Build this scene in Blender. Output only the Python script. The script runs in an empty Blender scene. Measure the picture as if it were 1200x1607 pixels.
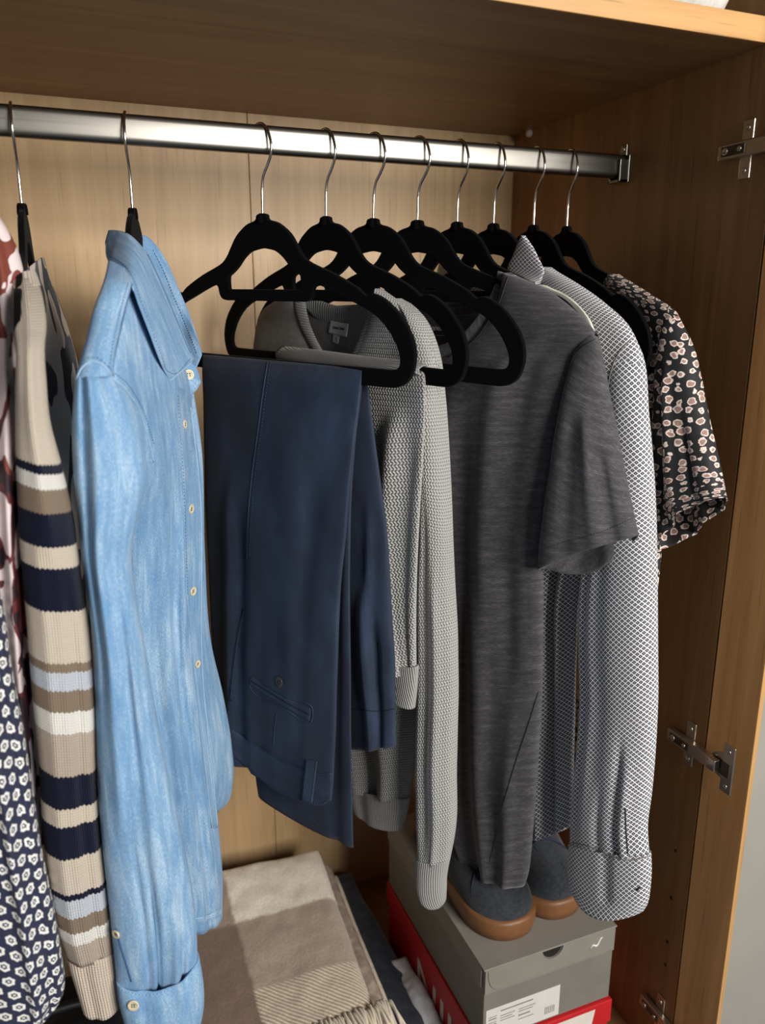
import bpy, bmesh, math, random
import numpy as np
from mathutils import Vector, Matrix, noise
from mathutils.bvhtree import BVHTree

C = bpy.context.scene.collection
SC = bpy.context.scene
R = math.radians

# ------------------------------------------------------------------ camera, world, light, exposure
F_PX, YAW, PITCH = 1240.22, R(-21.7046), R(-14.7375)
EYE = np.array([-0.726, -1.2359, -0.2669])
cd = bpy.data.cameras.new('camera'); cam = bpy.data.objects.new('camera', cd); C.objects.link(cam)
cam.location = EYE; cam.rotation_euler = (R(90) + PITCH, 0, YAW)
cd.sensor_fit = 'VERTICAL'; cd.sensor_height = 36; cd.lens = F_PX / 1607 * 36
cd.clip_start = .02
cd.dof.use_dof = True; cd.dof.focus_distance = .93; cd.dof.aperture_fstop = 4.0
SC.camera = cam

w = bpy.data.worlds.new('world'); SC.world = w; w.use_nodes = True
w.node_tree.nodes['Background'].inputs[0].default_value = (.86, .93, 1, 1)
w.node_tree.nodes['Background'].inputs[1].default_value = .13

def area(name, loc, target, sx, sy, power, col):
    l = bpy.data.lights.new(name, 'AREA'); l.shape = 'RECTANGLE'; l.size = sx; l.size_y = sy
    l.energy = power; l.color = col
    o = bpy.data.objects.new(name, l); C.objects.link(o); o.location = loc
    o.rotation_euler = (Vector(target) - Vector(loc)).to_track_quat('-Z', 'Y').to_euler()
    return o
area('window_light', (.3, -2.6, .14), (-.4, 0, -.5), 1.1, .85, 84, (1, .97, .92))

SC.view_settings.view_transform = 'Standard'; SC.view_settings.look = 'None'
SC.view_settings.gamma = 1; SC.view_settings.use_curve_mapping = False
SC.view_settings.exposure = 0.0

# ------------------------------------------------------------------ survey: pixel of the photograph -> point on a known plane
_f = np.array([-math.sin(YAW) * math.cos(PITCH), math.cos(YAW) * math.cos(PITCH), math.sin(PITCH)])
_r = np.array([math.cos(YAW), math.sin(YAW), 0.]); _u = np.cross(_r, _f)
def ray(x, y):
    x = np.asarray(x, float); y = np.asarray(y, float)
    return _f + _r * ((x - 600) / F_PX)[..., None] - _u * ((y - 803.5) / F_PX)[..., None]
def proj(P):
    d = np.asarray(P) - EYE; z = d @ _f
    return 600 + F_PX * (d @ _r) / z, 803.5 - F_PX * (d @ _u) / z
class Plane:
    """vertical plane through (x, y) whose horizontal normal is n; at() gives points o metres in front of it"""
    def __init__(s, x, y, n):
        s.o = np.array([x, y, 0.]); s.n = np.array([n[0], n[1], 0.]); s.n /= np.linalg.norm(s.n)
    def at(s, x, y, o=0.):
        d = ray(x, y); k = ((s.o - EYE) @ s.n + np.asarray(o, float)) / (d @ s.n)
        return EYE + d * k[..., None]

ROD_Y, ROD_Z = -.291, -.0888
HOOK = .0937                       # rod top to hanger neck
HANGERS = [                        # X on the rod, turn, tilt
    (-.7502, -2, 0), (-.6407, -12, 0), (-.4967, 27.2, -.9), (-.4205, 21.2, -1.06), (-.3596, 25.1, -1.8),
    (-.3022, 25, -1), (-.2477, 14, -1), (-.1956, 10, -1), (-.1367, 4, -.5), (-.0854, -3, -.5)]
def hplane(i, dx=0., turn=None):
    X, a, _ = HANGERS[i]; a = R(a if turn is None else turn)
    return Plane(X + dx, ROD_Y, (-math.cos(a), -math.sin(a)))

# ------------------------------------------------------------------ node helpers
class G:
    def __init__(s, name):
        s.m = bpy.data.materials.new(name); s.m.use_nodes = True; s.t = s.m.node_tree
        s.b = s.t.nodes['Principled BSDF']
    def n(s, kind, props=None, **ins):
        nd = s.t.nodes.new('ShaderNode' + kind)
        for k, v in (props or {}).items(): setattr(nd, k, v)
        for k, v in ins.items(): s.put(nd.inputs[k.replace('_', ' ')] if k.replace('_', ' ') in nd.inputs else nd.inputs[k], v)
        return nd
    def put(s, sock, v):
        if hasattr(v, 'is_output'): s.t.links.new(v, sock)
        elif isinstance(v, (tuple, list)) and len(v) == 3 and sock.type == 'RGBA': sock.default_value = (*v, 1)
        else: sock.default_value = v
    def m_(s, op, a, b=0., c=0.):
        nd = s.t.nodes.new('ShaderNodeMath'); nd.operation = op
        for i, v in enumerate((a, b, c)): s.put(nd.inputs[i], v)
        return nd.outputs[0]
    def coord(s, which='UV', scale=(1, 1, 1), rot=(0, 0, 0), loc=(0, 0, 0)):
        tc = s.t.nodes.new('ShaderNodeTexCoord'); mp = s.t.nodes.new('ShaderNodeMapping')
        mp.inputs['Scale'].default_value = scale; mp.inputs['Rotation'].default_value = rot; mp.inputs['Location'].default_value = loc
        s.t.links.new(tc.outputs[which], mp.inputs[0]); return mp.outputs[0]
    def xyz(s, v):
        nd = s.t.nodes.new('ShaderNodeSeparateXYZ'); s.t.links.new(v, nd.inputs[0]); return nd.outputs
    def noise(s, v, scale=1, detail=3, rough=.55, dist=0):
        return s.n('TexNoise', Vector=v, Scale=scale, Detail=detail, Roughness=rough, Distortion=dist).outputs['Fac']
    def mix(s, f, a, b):
        nd = s.t.nodes.new('ShaderNodeMix'); nd.data_type = 'RGBA'
        s.put(nd.inputs[0], f); s.put(nd.inputs[6], a); s.put(nd.inputs[7], b); return nd.outputs[2]
    def ramp(s, f, stops, interp='LINEAR'):
        nd = s.t.nodes.new('ShaderNodeValToRGB'); cr = nd.color_ramp; cr.interpolation = interp
        while len(cr.elements) < len(stops): cr.elements.new(.5)
        for e, (p, c) in zip(cr.elements, stops): e.position = p; e.color = (*c, 1) if len(c) == 3 else c
        s.put(nd.inputs[0], f); return nd.outputs[0]
    def step(s, f, lo, hi):
        nd = s.t.nodes.new('ShaderNodeMapRange'); nd.interpolation_type = 'SMOOTHSTEP'
        s.put(nd.inputs[0], f); nd.inputs[1].default_value = lo; nd.inputs[2].default_value = hi; return nd.outputs[0]
    def bump(s, h, strength=.3, dist=.001, also=None):
        b = s.n('Bump', Strength=strength, Distance=dist, Height=h)
        if also is not None: s.t.links.new(also, b.inputs['Normal'])
        s.t.links.new(b.outputs[0], s.b.inputs['Normal']); return b.outputs[0]
    def done(s, col, rough=.8, metal=0., sheen=0., spec=None):
        s.put(s.b.inputs['Base Color'], col); s.put(s.b.inputs['Roughness'], rough); s.b.inputs['Metallic'].default_value = metal
        s.b.inputs['Sheen Weight'].default_value = sheen
        if spec is not None: s.b.inputs['Specular IOR Level'].default_value = spec
        return s.m
def lin(r, g, b):
    f = lambda c: (c / 255 / 12.92) if c / 255 <= .04045 else ((c / 255 + .055) / 1.055) ** 2.4
    return (f(r), f(g), f(b))

def oak(name, grain, light=(206, 168, 118), dark=(158, 116, 72), rough=.42):
    g = G(name)
    sc = [38, 38, 38]; sc[grain] = 1.3
    v = g.coord('Object', tuple(sc)); a = g.noise(v, 1, 5, .6, .6)
    sf = [260, 260, 260]; sf[grain] = 7
    p = g.noise(g.coord('Object', tuple(sf)), 1, 2, .5)
    sb = [5, 5, 5]; sb[grain] = .5
    q = g.noise(g.coord('Object', tuple(sb)), 1, 3, .5, 1.2)
    f = g.m_('ADD', g.m_('MULTIPLY', a, .6), g.m_('MULTIPLY', q, .4))
    col = g.ramp(f, [(.32, lin(*dark)), (.5, lin(*[(x + y) / 2 for x, y in zip(light, dark)])), (.66, lin(*light))])
    pore = g.step(p, .62, .72)
    col = g.mix(g.m_('MULTIPLY', pore, .38), col, lin(*[x * .55 for x in dark]))
    g.bump(g.m_('SUBTRACT', 1, p), .12, .0006)
    return g.done(col, rough, spec=.35)
def plain(name, col, rough=.6, metal=0., sheen=0., var=.06, scale=60, bump=0.):
    g = G(name); n = g.noise(g.coord('Object'), scale, 3)
    c = lin(*col); d = tuple(x * (1 - 2 * var) for x in c); e = tuple(min(1, x * (1 + 2 * var)) for x in c)
    if bump: g.bump(n, bump, .0006)
    return g.done(g.ramp(n, [(.3, d), (.7, e)]), rough, metal, sheen)
def fabric(name, col, dark=None, light=None, weave=1100, streak=(40, 40), rough=.9, sheen=.15, bump=.15, lo=.3, hi=.7, speck=.25, speck_s=(900, 350)):
    g = G(name)
    n = g.noise(g.coord('UV', (streak[0], streak[1], 1)), 1, 4, .6)
    s = g.noise(g.coord('UV', (speck_s[0], speck_s[1], 1)), 1, 2, .6)
    f = g.m_('ADD', g.m_('MULTIPLY', n, 1 - speck), g.m_('MULTIPLY', s, speck))
    dark = dark or tuple(x * .85 for x in col); light = light or tuple(min(255, x * 1.12) for x in col)
    c = g.ramp(f, [(lo, lin(*dark)), (.5, lin(*col)), (hi, lin(*light))])
    g.bump(s, bump, .0008)
    return g.done(c, rough, sheen=sheen)

MT = {}
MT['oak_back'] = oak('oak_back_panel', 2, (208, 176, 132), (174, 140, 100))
MT['oak_side'] = oak('oak_side_panel', 2, (172, 130, 84), (126, 86, 48))  # same oak as the back panel, shade put into a darker colour
MT['oak_shelf'] = oak('oak_shelf', 0, (158, 120, 80), (120, 86, 54))  # same oak again, darkened in colour for the shade under the shelf
MT['oak_edge'] = oak('oak_edge_band', 0, (200, 156, 100), (168, 122, 70))
MT['oak_edge_v'] = oak('oak_edge_band_upright', 2, (208, 162, 104), (176, 130, 76))
MT['grey_wall'] = plain('grey_wall_paint', (150, 147, 138), .7, var=.02, scale=9)
MT['hole'] = plain('drill_hole', (20, 14, 9), .9)
def metal(name, col, rough, streak=(2, 300, 300), bump=.03):
    g = G(name); n = g.noise(g.coord('Object', streak), 1, 3)
    g.bump(n, bump, .0003)
    return g.done(lin(*col), g.m_('ADD', rough - .05, g.m_('MULTIPLY', n, .12)), 1.)
MT['rail'] = metal('brushed_steel_rail', (118, 115, 109), .3, (3, 260, 260), .05)
MT['chrome'] = metal('hook_chrome', (214, 208, 202), .16)
MT['hinge'] = metal('nickel_hinge', (196, 186, 174), .34)
def velvet():
    g = G('black_velvet'); n = g.noise(g.coord('Object'), 900, 2); g.bump(n, .3, .0006)
    return g.done(lin(7, 7, 8), .95, sheen=.02, spec=.08)
MT['velvet'] = velvet()

def denim():
    g = G('light_wash_denim')
    a = g.noise(g.coord('UV', (120, 16, 1)), 1, 5, .65, .4)
    b = g.noise(g.coord('UV', (14, 7, 1)), 1, 3, .55)
    s = g.noise(g.coord('UV', (950, 300, 1)), 1, 3, .75)
    f = g.m_('ADD', g.m_('ADD', g.m_('MULTIPLY', a, .36), g.m_('MULTIPLY', b, .26)), g.m_('MULTIPLY', s, .38))
    c = g.ramp(f, [(.36, lin(90, 134, 180)), (.5, lin(124, 162, 198)), (.65, lin(190, 212, 230))])
    x, y, _ = g.xyz(g.coord('UV'))
    tw = g.m_('SINE', g.m_('MULTIPLY', g.m_('ADD', x, y), 4200))
    g.bump(g.m_('ADD', g.m_('ADD', s, g.m_('MULTIPLY', tw, .12)), g.m_('MULTIPLY', a, 1.2)), .5, .0012)
    return g.done(c, .85, sheen=.1, spec=.2)
MT['denim'] = denim()
MT['denim_edge'] = fabric('worn_denim_edge', (170, 200, 226), (130, 168, 206), (205, 222, 238), streak=(200, 200))
MT['stitch_blue'] = plain('blue_stitching', (66, 98, 138), .8)
MT['stitch_pale'] = plain('pale_stitching', (158, 188, 214), .8)
MT['button'] = plain('shell_button', (214, 202, 170), .3, var=.08, scale=300)
MT['dark_button'] = plain('dark_horn_button', (62, 52, 44), .35, var=.3, scale=400)
MT['navy'] = fabric('navy_cotton_twill', (29, 41, 62), (20, 29, 45), (44, 61, 88), streak=(17, 7), sheen=.08, speck=.15, rough=.78)
MT['navy_dark'] = plain('painted_shade_navy', (16, 22, 34), .9)  # darker navy that paints in the shade of pocket openings
MT['stitch_navy'] = plain('navy_stitching', (48, 62, 86), .8)
MT['heather'] = fabric('charcoal_heather_jersey', (66, 64, 67), (49, 47, 50), (94, 91, 94), streak=(30, 160), speck=.5, speck_s=(160, 900), lo=.36, hi=.64, bump=.12)
MT['cream'] = fabric('cream_jersey', (214, 212, 196))
MT['white_label'] = plain('white_label', (205, 202, 196), .6, var=.02)
MT['ink'] = plain('label_ink', (50, 48, 48), .8)
MT['grey_ink'] = plain('grey_print', (128, 124, 120), .8)
MT['pale_ink'] = plain('pale_print', (206, 202, 198), .8)

def knit(name, col, kind='moss', dark=.45, sx=300, sy=260, bump=.9, var=.15):
    g = G(name); x, y, _ = g.xyz(g.coord('UV'))
    j = g.noise(g.coord('UV', (90, 90, 1)), 1, 3); j2 = g.noise(g.coord('UV', (900, 900, 1)), 1, 2)
    xx = g.m_('ADD', g.m_('MULTIPLY', x, sx * 2 * math.pi), g.m_('MULTIPLY', j, 1.5))
    yy = g.m_('ADD', g.m_('MULTIPLY', y, sy * 2 * math.pi), g.m_('MULTIPLY', j, 1.5))
    if kind == 'moss':
        # rows shifted half a stitch
        a = g.m_('SINE', g.m_('ADD', xx, g.m_('MULTIPLY', g.m_('SINE', g.m_('MULTIPLY', yy, .5)), 1.6)))
        b = g.m_('SINE', yy)
        h = g.m_('ADD', g.m_('MULTIPLY', a, .5), g.m_('MULTIPLY', b, .5))
    else:
        a = g.m_('SINE', xx)                                        # rib wales
        b = g.m_('SINE', g.m_('ADD', g.m_('MULTIPLY', yy, 1.6), g.m_('MULTIPLY', g.m_('ABSOLUTE', a), 2.0)))
        h = g.m_('ADD', g.m_('MULTIPLY', a, .75), g.m_('MULTIPLY', b, .25))
    h = g.m_('ADD', h, g.m_('MULTIPLY', j2, .6))
    f = g.step(h, -.75, .9)
    c = lin(*col); d = tuple(v * dark for v in c)
    cc = g.mix(f, d, c)  # shade in the stitch gaps painted as a darker yarn colour
    cc = g.mix(g.m_('MULTIPLY', g.step(j2, .35, .7), var), cc, tuple(min(1, v * 1.5) for v in c))
    g.bump(h, bump, .0012)
    return g.done(cc, .95, sheen=.2, spec=.15)
MT['knit_light'] = knit('silver_grey_moss_knit', (186, 184, 180), 'moss', .42)
MT['rib_light'] = knit('silver_grey_rib', (180, 178, 174), 'rib', .5, 330, 300, .8)
MT['rib_dark'] = knit('grey_neck_rib', (150, 150, 148), 'rib', .4, 230, 300, .9)
MT['knit_grey'] = knit('mid_grey_moss_knit', (166, 164, 160), 'moss', .42)
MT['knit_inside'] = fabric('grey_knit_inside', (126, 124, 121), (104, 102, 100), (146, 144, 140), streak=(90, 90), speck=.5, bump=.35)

CREAM, NAVY, TAUPE, WHITE, SKY, BEIGE = (214, 200, 182), (17, 22, 44), (140, 122, 104), (236, 232, 224), (200, 205, 213), (188, 172, 156)
def stripes():
    # the v coordinate of the sleeve carries the height along it
    g = G('striped_knit'); x, y, _ = g.xyz(g.coord('UV'))
    saw = g.m_('MULTIPLY', g.m_('PINGPONG', g.m_('MULTIPLY', x, 330), 1), .0022)
    yy = g.m_('ADD', y, saw)
    bands = [(0, CREAM), (713, NAVY), (724, WHITE), (749, TAUPE), (785, NAVY), (839, CREAM), (870, NAVY), (936, CREAM), (1015, TAUPE), (1030, SKY),
             (1060, TAUPE), (1091, WHITE), (1125, BEIGE), (1192, NAVY), (1241, CREAM), (1269, NAVY), (1320, CREAM), (1376, NAVY), (1388, SKY),
             (1413, TAUPE), (1437, WHITE), (1458, BEIGE)]
    stops = [((p - 400) / 1200 if p else 0, lin(*c)) for p, c in bands]
    c = g.ramp(yy, stops, 'CONSTANT')
    j2 = g.noise(g.coord('UV', (900, 2.2 * 400, 1)), 1, 2)
    a = g.m_('SINE', g.m_('MULTIPLY', x, 2 * math.pi * 300))
    b = g.m_('SINE', g.m_('ADD', g.m_('MULTIPLY', y, 2 * math.pi * 280), g.m_('MULTIPLY', g.m_('ABSOLUTE', a), 2)))
    h = g.m_('ADD', g.m_('ADD', g.m_('MULTIPLY', a, .6), g.m_('MULTIPLY', b, .25)), g.m_('MULTIPLY', j2, .8))
    c = g.mix(g.m_('MULTIPLY', g.step(h, .4, -.5), .5), c, g.mix(.6, c, (0.01, .01, .012)))  # shade between wales and stitches painted darker into the stripes
    g.bump(h, .75, .0012)
    return g.done(c, .95, sheen=.06, spec=.08)
MT['stripes'] = stripes()
MT['rib_cream'] = knit('cream_rib', (216, 198, 180), 'rib', .55, 240, 200, .7)
def intarsia():
    g = G('intarsia_knit'); x, y, _ = g.xyz(g.coord('UV'))
    v = g.coord('UV', (16, 11, 1)); n = g.noise(v, 1, 1, .4)
    h = g.m_('SINE', g.m_('MULTIPLY', x, 2 * math.pi * 300)); g.bump(h, .5, .001)
    c = g.mix(g.step(n, .49, .50), lin(*NAVY), lin(*CREAM))
    return g.done(c, .95, sheen=.2, spec=.12)
MT['intarsia'] = intarsia()

def lattice(g, period, rot=0.):
    """cell coordinates (-.5...5) of a square lattice over the cloth"""
    v = g.coord('UV', (1 / period, 1 / period, 1), (0, 0, rot)); x, y, _ = g.xyz(v)
    fx = g.m_('SUBTRACT', g.m_('FRACT', x), .5); fy = g.m_('SUBTRACT', g.m_('FRACT', y), .5)
    return x, y, fx, fy
def diamonds():
    g = G('diamond_print_cotton'); x, y, fx, fy = lattice(g, .0046, math.pi / 4)
    d = g.m_('MAXIMUM', g.m_('ABSOLUTE', fx), g.m_('ABSOLUTE', fy))
    dark = g.m_('SUBTRACT', 1, g.step(d, .34, .42))
    core = g.m_('SUBTRACT', 1, g.step(d, .08, .17))
    c = g.mix(dark, lin(242, 241, 244), lin(52, 51, 56)); c = g.mix(g.m_('MULTIPLY', core, .75), c, lin(196, 194, 196))
    s = g.noise(g.coord('UV', (900, 900, 1)), 1, 2); g.bump(s, .1, .0006)
    return g.done(c, .85, sheen=.1)
MT['diamonds'] = diamonds()
def pebbles():
    g = G('pebble_print_crepe')
    nz = g.n('TexNoise', Vector=g.coord('UV'), Scale=150, Detail=2); mx = g.t.nodes.new('ShaderNodeMix'); mx.data_type = 'VECTOR'
    mx.inputs[0].default_value = .006
    g.t.links.new(g.coord('UV'), mx.inputs[4]); g.t.links.new(nz.outputs['Color'], mx.inputs[5])
    v1 = g.n('TexVoronoi', dict(feature='F1'), Vector=mx.outputs[1], Scale=84, Randomness=.6)
    d = v1.outputs['Distance']
    c = g.mix(g.step(d, .40, .372), lin(20, 19, 21), lin(226, 208, 196)); c = g.mix(g.step(d, .30, .268), c, lin(152, 120, 110))
    return g.done(c, .7, sheen=.05)
MT['pebbles'] = pebbles()
def daisies():
    g = G('floral_print_crepe'); P = .0158
    v = g.coord('UV', (1 / P, 1 / (P * .92), 1), (0, 0, .3)); x, y, _ = g.xyz(v)
    row = g.m_('FLOOR', y); sh = g.m_('MULTIPLY', g.m_('MODULO', g.m_('ABSOLUTE', row), 2), .5)
    jit = g.noise(g.coord('UV', (60, 60, 1)), 1, 1)
    fx = g.m_('SUBTRACT', g.m_('FRACT', g.m_('ADD', g.m_('ADD', x, sh), g.m_('MULTIPLY', jit, .35))), .5)
    fy = g.m_('SUBTRACT', g.m_('FRACT', g.m_('ADD', y, 0.0)), .5)
    r = g.m_('SQRT', g.m_('ADD', g.m_('MULTIPLY', fx, fx), g.m_('MULTIPLY', fy, fy)))
    th = g.m_('ARCTAN2', fy, fx)
    rr = g.m_('ADD', r, g.m_('MULTIPLY', g.m_('SINE', g.m_('MULTIPLY', th, 6)), .03))
    c = g.mix(g.step(rr, .36, .33), lin(36, 40, 66), lin(236, 234, 228))
    ring = g.m_('MULTIPLY', g.step(rr, .19, .165), 1); c = g.mix(ring, c, lin(36, 40, 66)); c = g.mix(g.step(r, .09, .06), c, lin(230, 228, 222))
    return g.done(c, .8, sheen=.05)
MT['daisies'] = daisies()
def blotches():
    g = G('burgundy_blotch_print'); n = g.noise(g.coord('UV', (34, 22, 1)), 1, 1.5, .5, .8); k = g.noise(g.coord('UV', (16, 12, 1), loc=(3, 7, 0)), 1, 1)
    c = g.mix(g.step(n, .47, .475), lin(96, 36, 40), lin(222, 206, 206)); c = g.mix(g.step(n, .415, .41), c, lin(40, 22, 30))
    c = g.mix(g.m_('MULTIPLY', g.step(k, .54, .545), g.step(n, .47, .465)), c, lin(122, 58, 44))
    return g.done(c, .75)
MT['blotches'] = blotches()
def checks():
    g = G('checked_wool'); x, y, _ = g.xyz(g.coord('UV'))
    fuzz = g.noise(g.coord('UV', (220, 220, 1)), 1, 4, .7); fz2 = g.noise(g.coord('UV', (60, 35, 1)), 1, 3)
    wob = g.m_('MULTIPLY', g.m_('SUBTRACT', fz2, .5), .012)
    X = g.step(g.m_('ADD', x, wob), .188, .196)      # 0 on the left column, 1 on the right
    Y = g.step(g.m_('ADD', y, wob), .268, .276)      # 1 towards the back
    c_l = g.mix(Y, lin(132, 110, 94), lin(166, 146, 130)); c_r = g.mix(Y, lin(176, 158, 140), lin(238, 228, 210))
    c = g.mix(X, c_l, c_r)
    tw = g.m_('SINE', g.m_('MULTIPLY', g.m_('ADD', g.m_('MULTIPLY', x, .9), y), 900))
    band = g.m_('MULTIPLY', g.m_('MULTIPLY', g.step(y, .148, .142), X), g.step(tw, -.2, .3)); c = g.mix(band, c, lin(228, 212, 186))
    c = g.mix(g.step(fuzz, .75, .25), c, g.mix(.22, c, (.02, .015, .01)))
    g.bump(g.m_('ADD', fuzz, fz2), .6, .002)
    return g.done(c, .95, sheen=.3, spec=.1)
MT['checks'] = checks()
MT['wool_taupe'] = fabric('taupe_wool', (150, 130, 116), (112, 94, 82), (190, 172, 156), streak=(60, 60), bump=.5, sheen=.3)
MT['wool_cream'] = fabric('cream_wool', (224, 210, 186), streak=(60, 60), bump=.4, sheen=.3)
MT['fleece'] = fabric('pale_grey_fleece', (206, 204, 196), (176, 174, 166), (226, 224, 218), streak=(90, 40), bump=.8, sheen=.4)
MT['jeans'] = fabric('dark_indigo_denim', (44, 50, 62), (30, 35, 46), (62, 70, 84), streak=(60, 60))
MT['white_cotton'] = fabric('crumpled_white_cotton', (206, 208, 212), streak=(40, 40))
MT['card_grey'] = plain('grey_cardboard', (116, 112, 104), .6, var=.03, scale=30)
MT['card_lid'] = plain('warm_grey_lid_cardboard', (128, 123, 114), .6, var=.03, scale=30)
MT['card_red'] = plain('red_cardboard', (186, 24, 28), .5, var=.03, scale=30)
MT['card_white'] = plain('white_cardboard', (214, 206, 194), .55, var=.02)
MT['suede'] = plain('slate_blue_suede', (40, 44, 50), .95, sheen=.2, var=.2, scale=220, bump=.3)
MT['gum'] = plain('gum_rubber', (118, 78, 46), .5, var=.06, scale=90)
MT['lace'] = plain('navy_lace', (30, 36, 56), .9, var=.2, scale=300)
MT['tan_lining'] = plain('tan_leather_lining', (150, 100, 70), .6)
MT['black_bag'] = plain('black_nylon', (18, 18, 19), .5, var=.1, scale=200, bump=.1)
MT['olive'] = plain('olive_grey_cloth', (122, 120, 104), .9, var=.1)

# ------------------------------------------------------------------ object helpers
def link(name, me, mat=None, parent=None):
    o = bpy.data.objects.new(name, me); C.objects.link(o)
    if mat: me.materials.append(MT[mat] if isinstance(mat, str) else mat)
    if parent: o.parent = parent; o.matrix_parent_inverse = parent.matrix_basis.inverted()
    return o
def tag(o, label, cat=None, group=None, kind=None):
    if label: o['label'] = label
    if cat: o['category'] = cat
    if group: o['group'] = group
    if kind: o['kind'] = kind
    return o
def thing(name, label, cat, loc, group=None):
    o = bpy.data.objects.new(name, None); C.objects.link(o); o.location = loc; o.empty_display_size = .02
    return tag(o, label, cat, group)
def mesh(name, V, Fc, uv=None, smooth=True):
    me = bpy.data.meshes.new(name); me.from_pydata([tuple(v) for v in V], [], [tuple(f) for f in Fc])
    if uv is not None:
        l = me.uv_layers.new(name='UVMap'); idx = np.empty(len(me.loops), int); me.loops.foreach_get('vertex_index', idx)
        if len(uv) == len(V): l.data.foreach_set('uv', np.asarray(uv, float)[idx].ravel())
        else: l.data.foreach_set('uv', np.asarray(uv, float).ravel())
    me.polygons.foreach_set('use_smooth', [smooth] * len(me.polygons)); me.update(); return me
def box_bm(bm, lo, hi, bev=0.):
    r = bmesh.ops.create_cube(bm, size=1.); vs = r['verts']
    for v in vs: v.co = Vector([(lo[i] + hi[i]) / 2 + v.co[i] * (hi[i] - lo[i]) for i in range(3)])
    if bev: bmesh.ops.bevel(bm, geom=list({e for v in vs for e in v.link_edges}), offset=bev, segments=2, affect='EDGES', profile=.5)
def from_bm(name, bm, mat, parent=None, smooth=False):
    me = bpy.data.meshes.new(name); bm.normal_update(); bm.to_mesh(me); bm.free()
    me.polygons.foreach_set('use_smooth', [smooth] * len(me.polygons))
    return link(name, me, mat, parent)
def box(name, lo, hi, mat, parent=None, bev=.0008):
    bm = bmesh.new(); box_bm(bm, lo, hi, bev); return from_bm(name, bm, mat, parent)
def structure(o): o['kind'] = 'structure'; return o
def tube_geo(P, r, k=8, closed=False):
    P = np.asarray(P, float); n = len(P); T = np.gradient(P, axis=0); T /= np.linalg.norm(T, axis=1)[:, None] + 1e-12
    a = np.cross(T[0], (0, 0, 1)); a = a if np.linalg.norm(a) > .05 else np.cross(T[0], (1, 0, 0))
    V = []; rr = np.broadcast_to(r, (n,))
    for i in range(n):
        a = a - T[i] * (a @ T[i]); a /= np.linalg.norm(a) + 1e-12; b = np.cross(T[i], a)
        for j in range(k):
            th = 2 * math.pi * j / k; V.append(P[i] + rr[i] * (a * math.cos(th) + b * math.sin(th)))
    Fc = [(i * k + j, i * k + (j + 1) % k, (i + 1) * k + (j + 1) % k, (i + 1) * k + j) for i in range(n - 1) for j in range(k)]
    Fc += [tuple(range(k))[::-1], tuple((n - 1) * k + j for j in range(k))]
    return V, Fc
def spl(t, T, Y):
    """smooth interpolation through (T, Y)"""
    T = np.asarray(T, float); Y = np.asarray(Y, float); t = np.asarray(t, float)
    if len(T) == 2: k = ((t - T[0]) / (T[1] - T[0])); return Y[0] + (Y[1] - Y[0]) * (k if Y.ndim == 1 else k[..., None])
    h = np.diff(T); d = np.diff(Y, axis=0) / (h if Y.ndim == 1 else h[:, None])
    m = np.empty_like(Y); m[0] = d[0]; m[-1] = d[-1]
    w1 = h[1:] / (h[1:] + h[:-1]); w1 = w1 if Y.ndim == 1 else w1[:, None]
    m[1:-1] = d[:-1] * w1 + d[1:] * (1 - w1)
    i = np.clip(np.searchsorted(T, t, side='right') - 1, 0, len(h) - 1); s = (t - T[i]) / h[i]; hh = h[i]
    if Y.ndim == 2: s = s[..., None]; hh = hh[..., None]
    return (2 * s**3 - 3 * s**2 + 1) * Y[i] + (s**3 - 2 * s**2 + s) * hh * m[i] + (-2 * s**3 + 3 * s**2) * Y[i + 1] + (s**3 - s**2) * hh * m[i + 1]
def smooth01(x): x = np.clip(x, 0, 1); return x * x * (3 - 2 * x)

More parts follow.
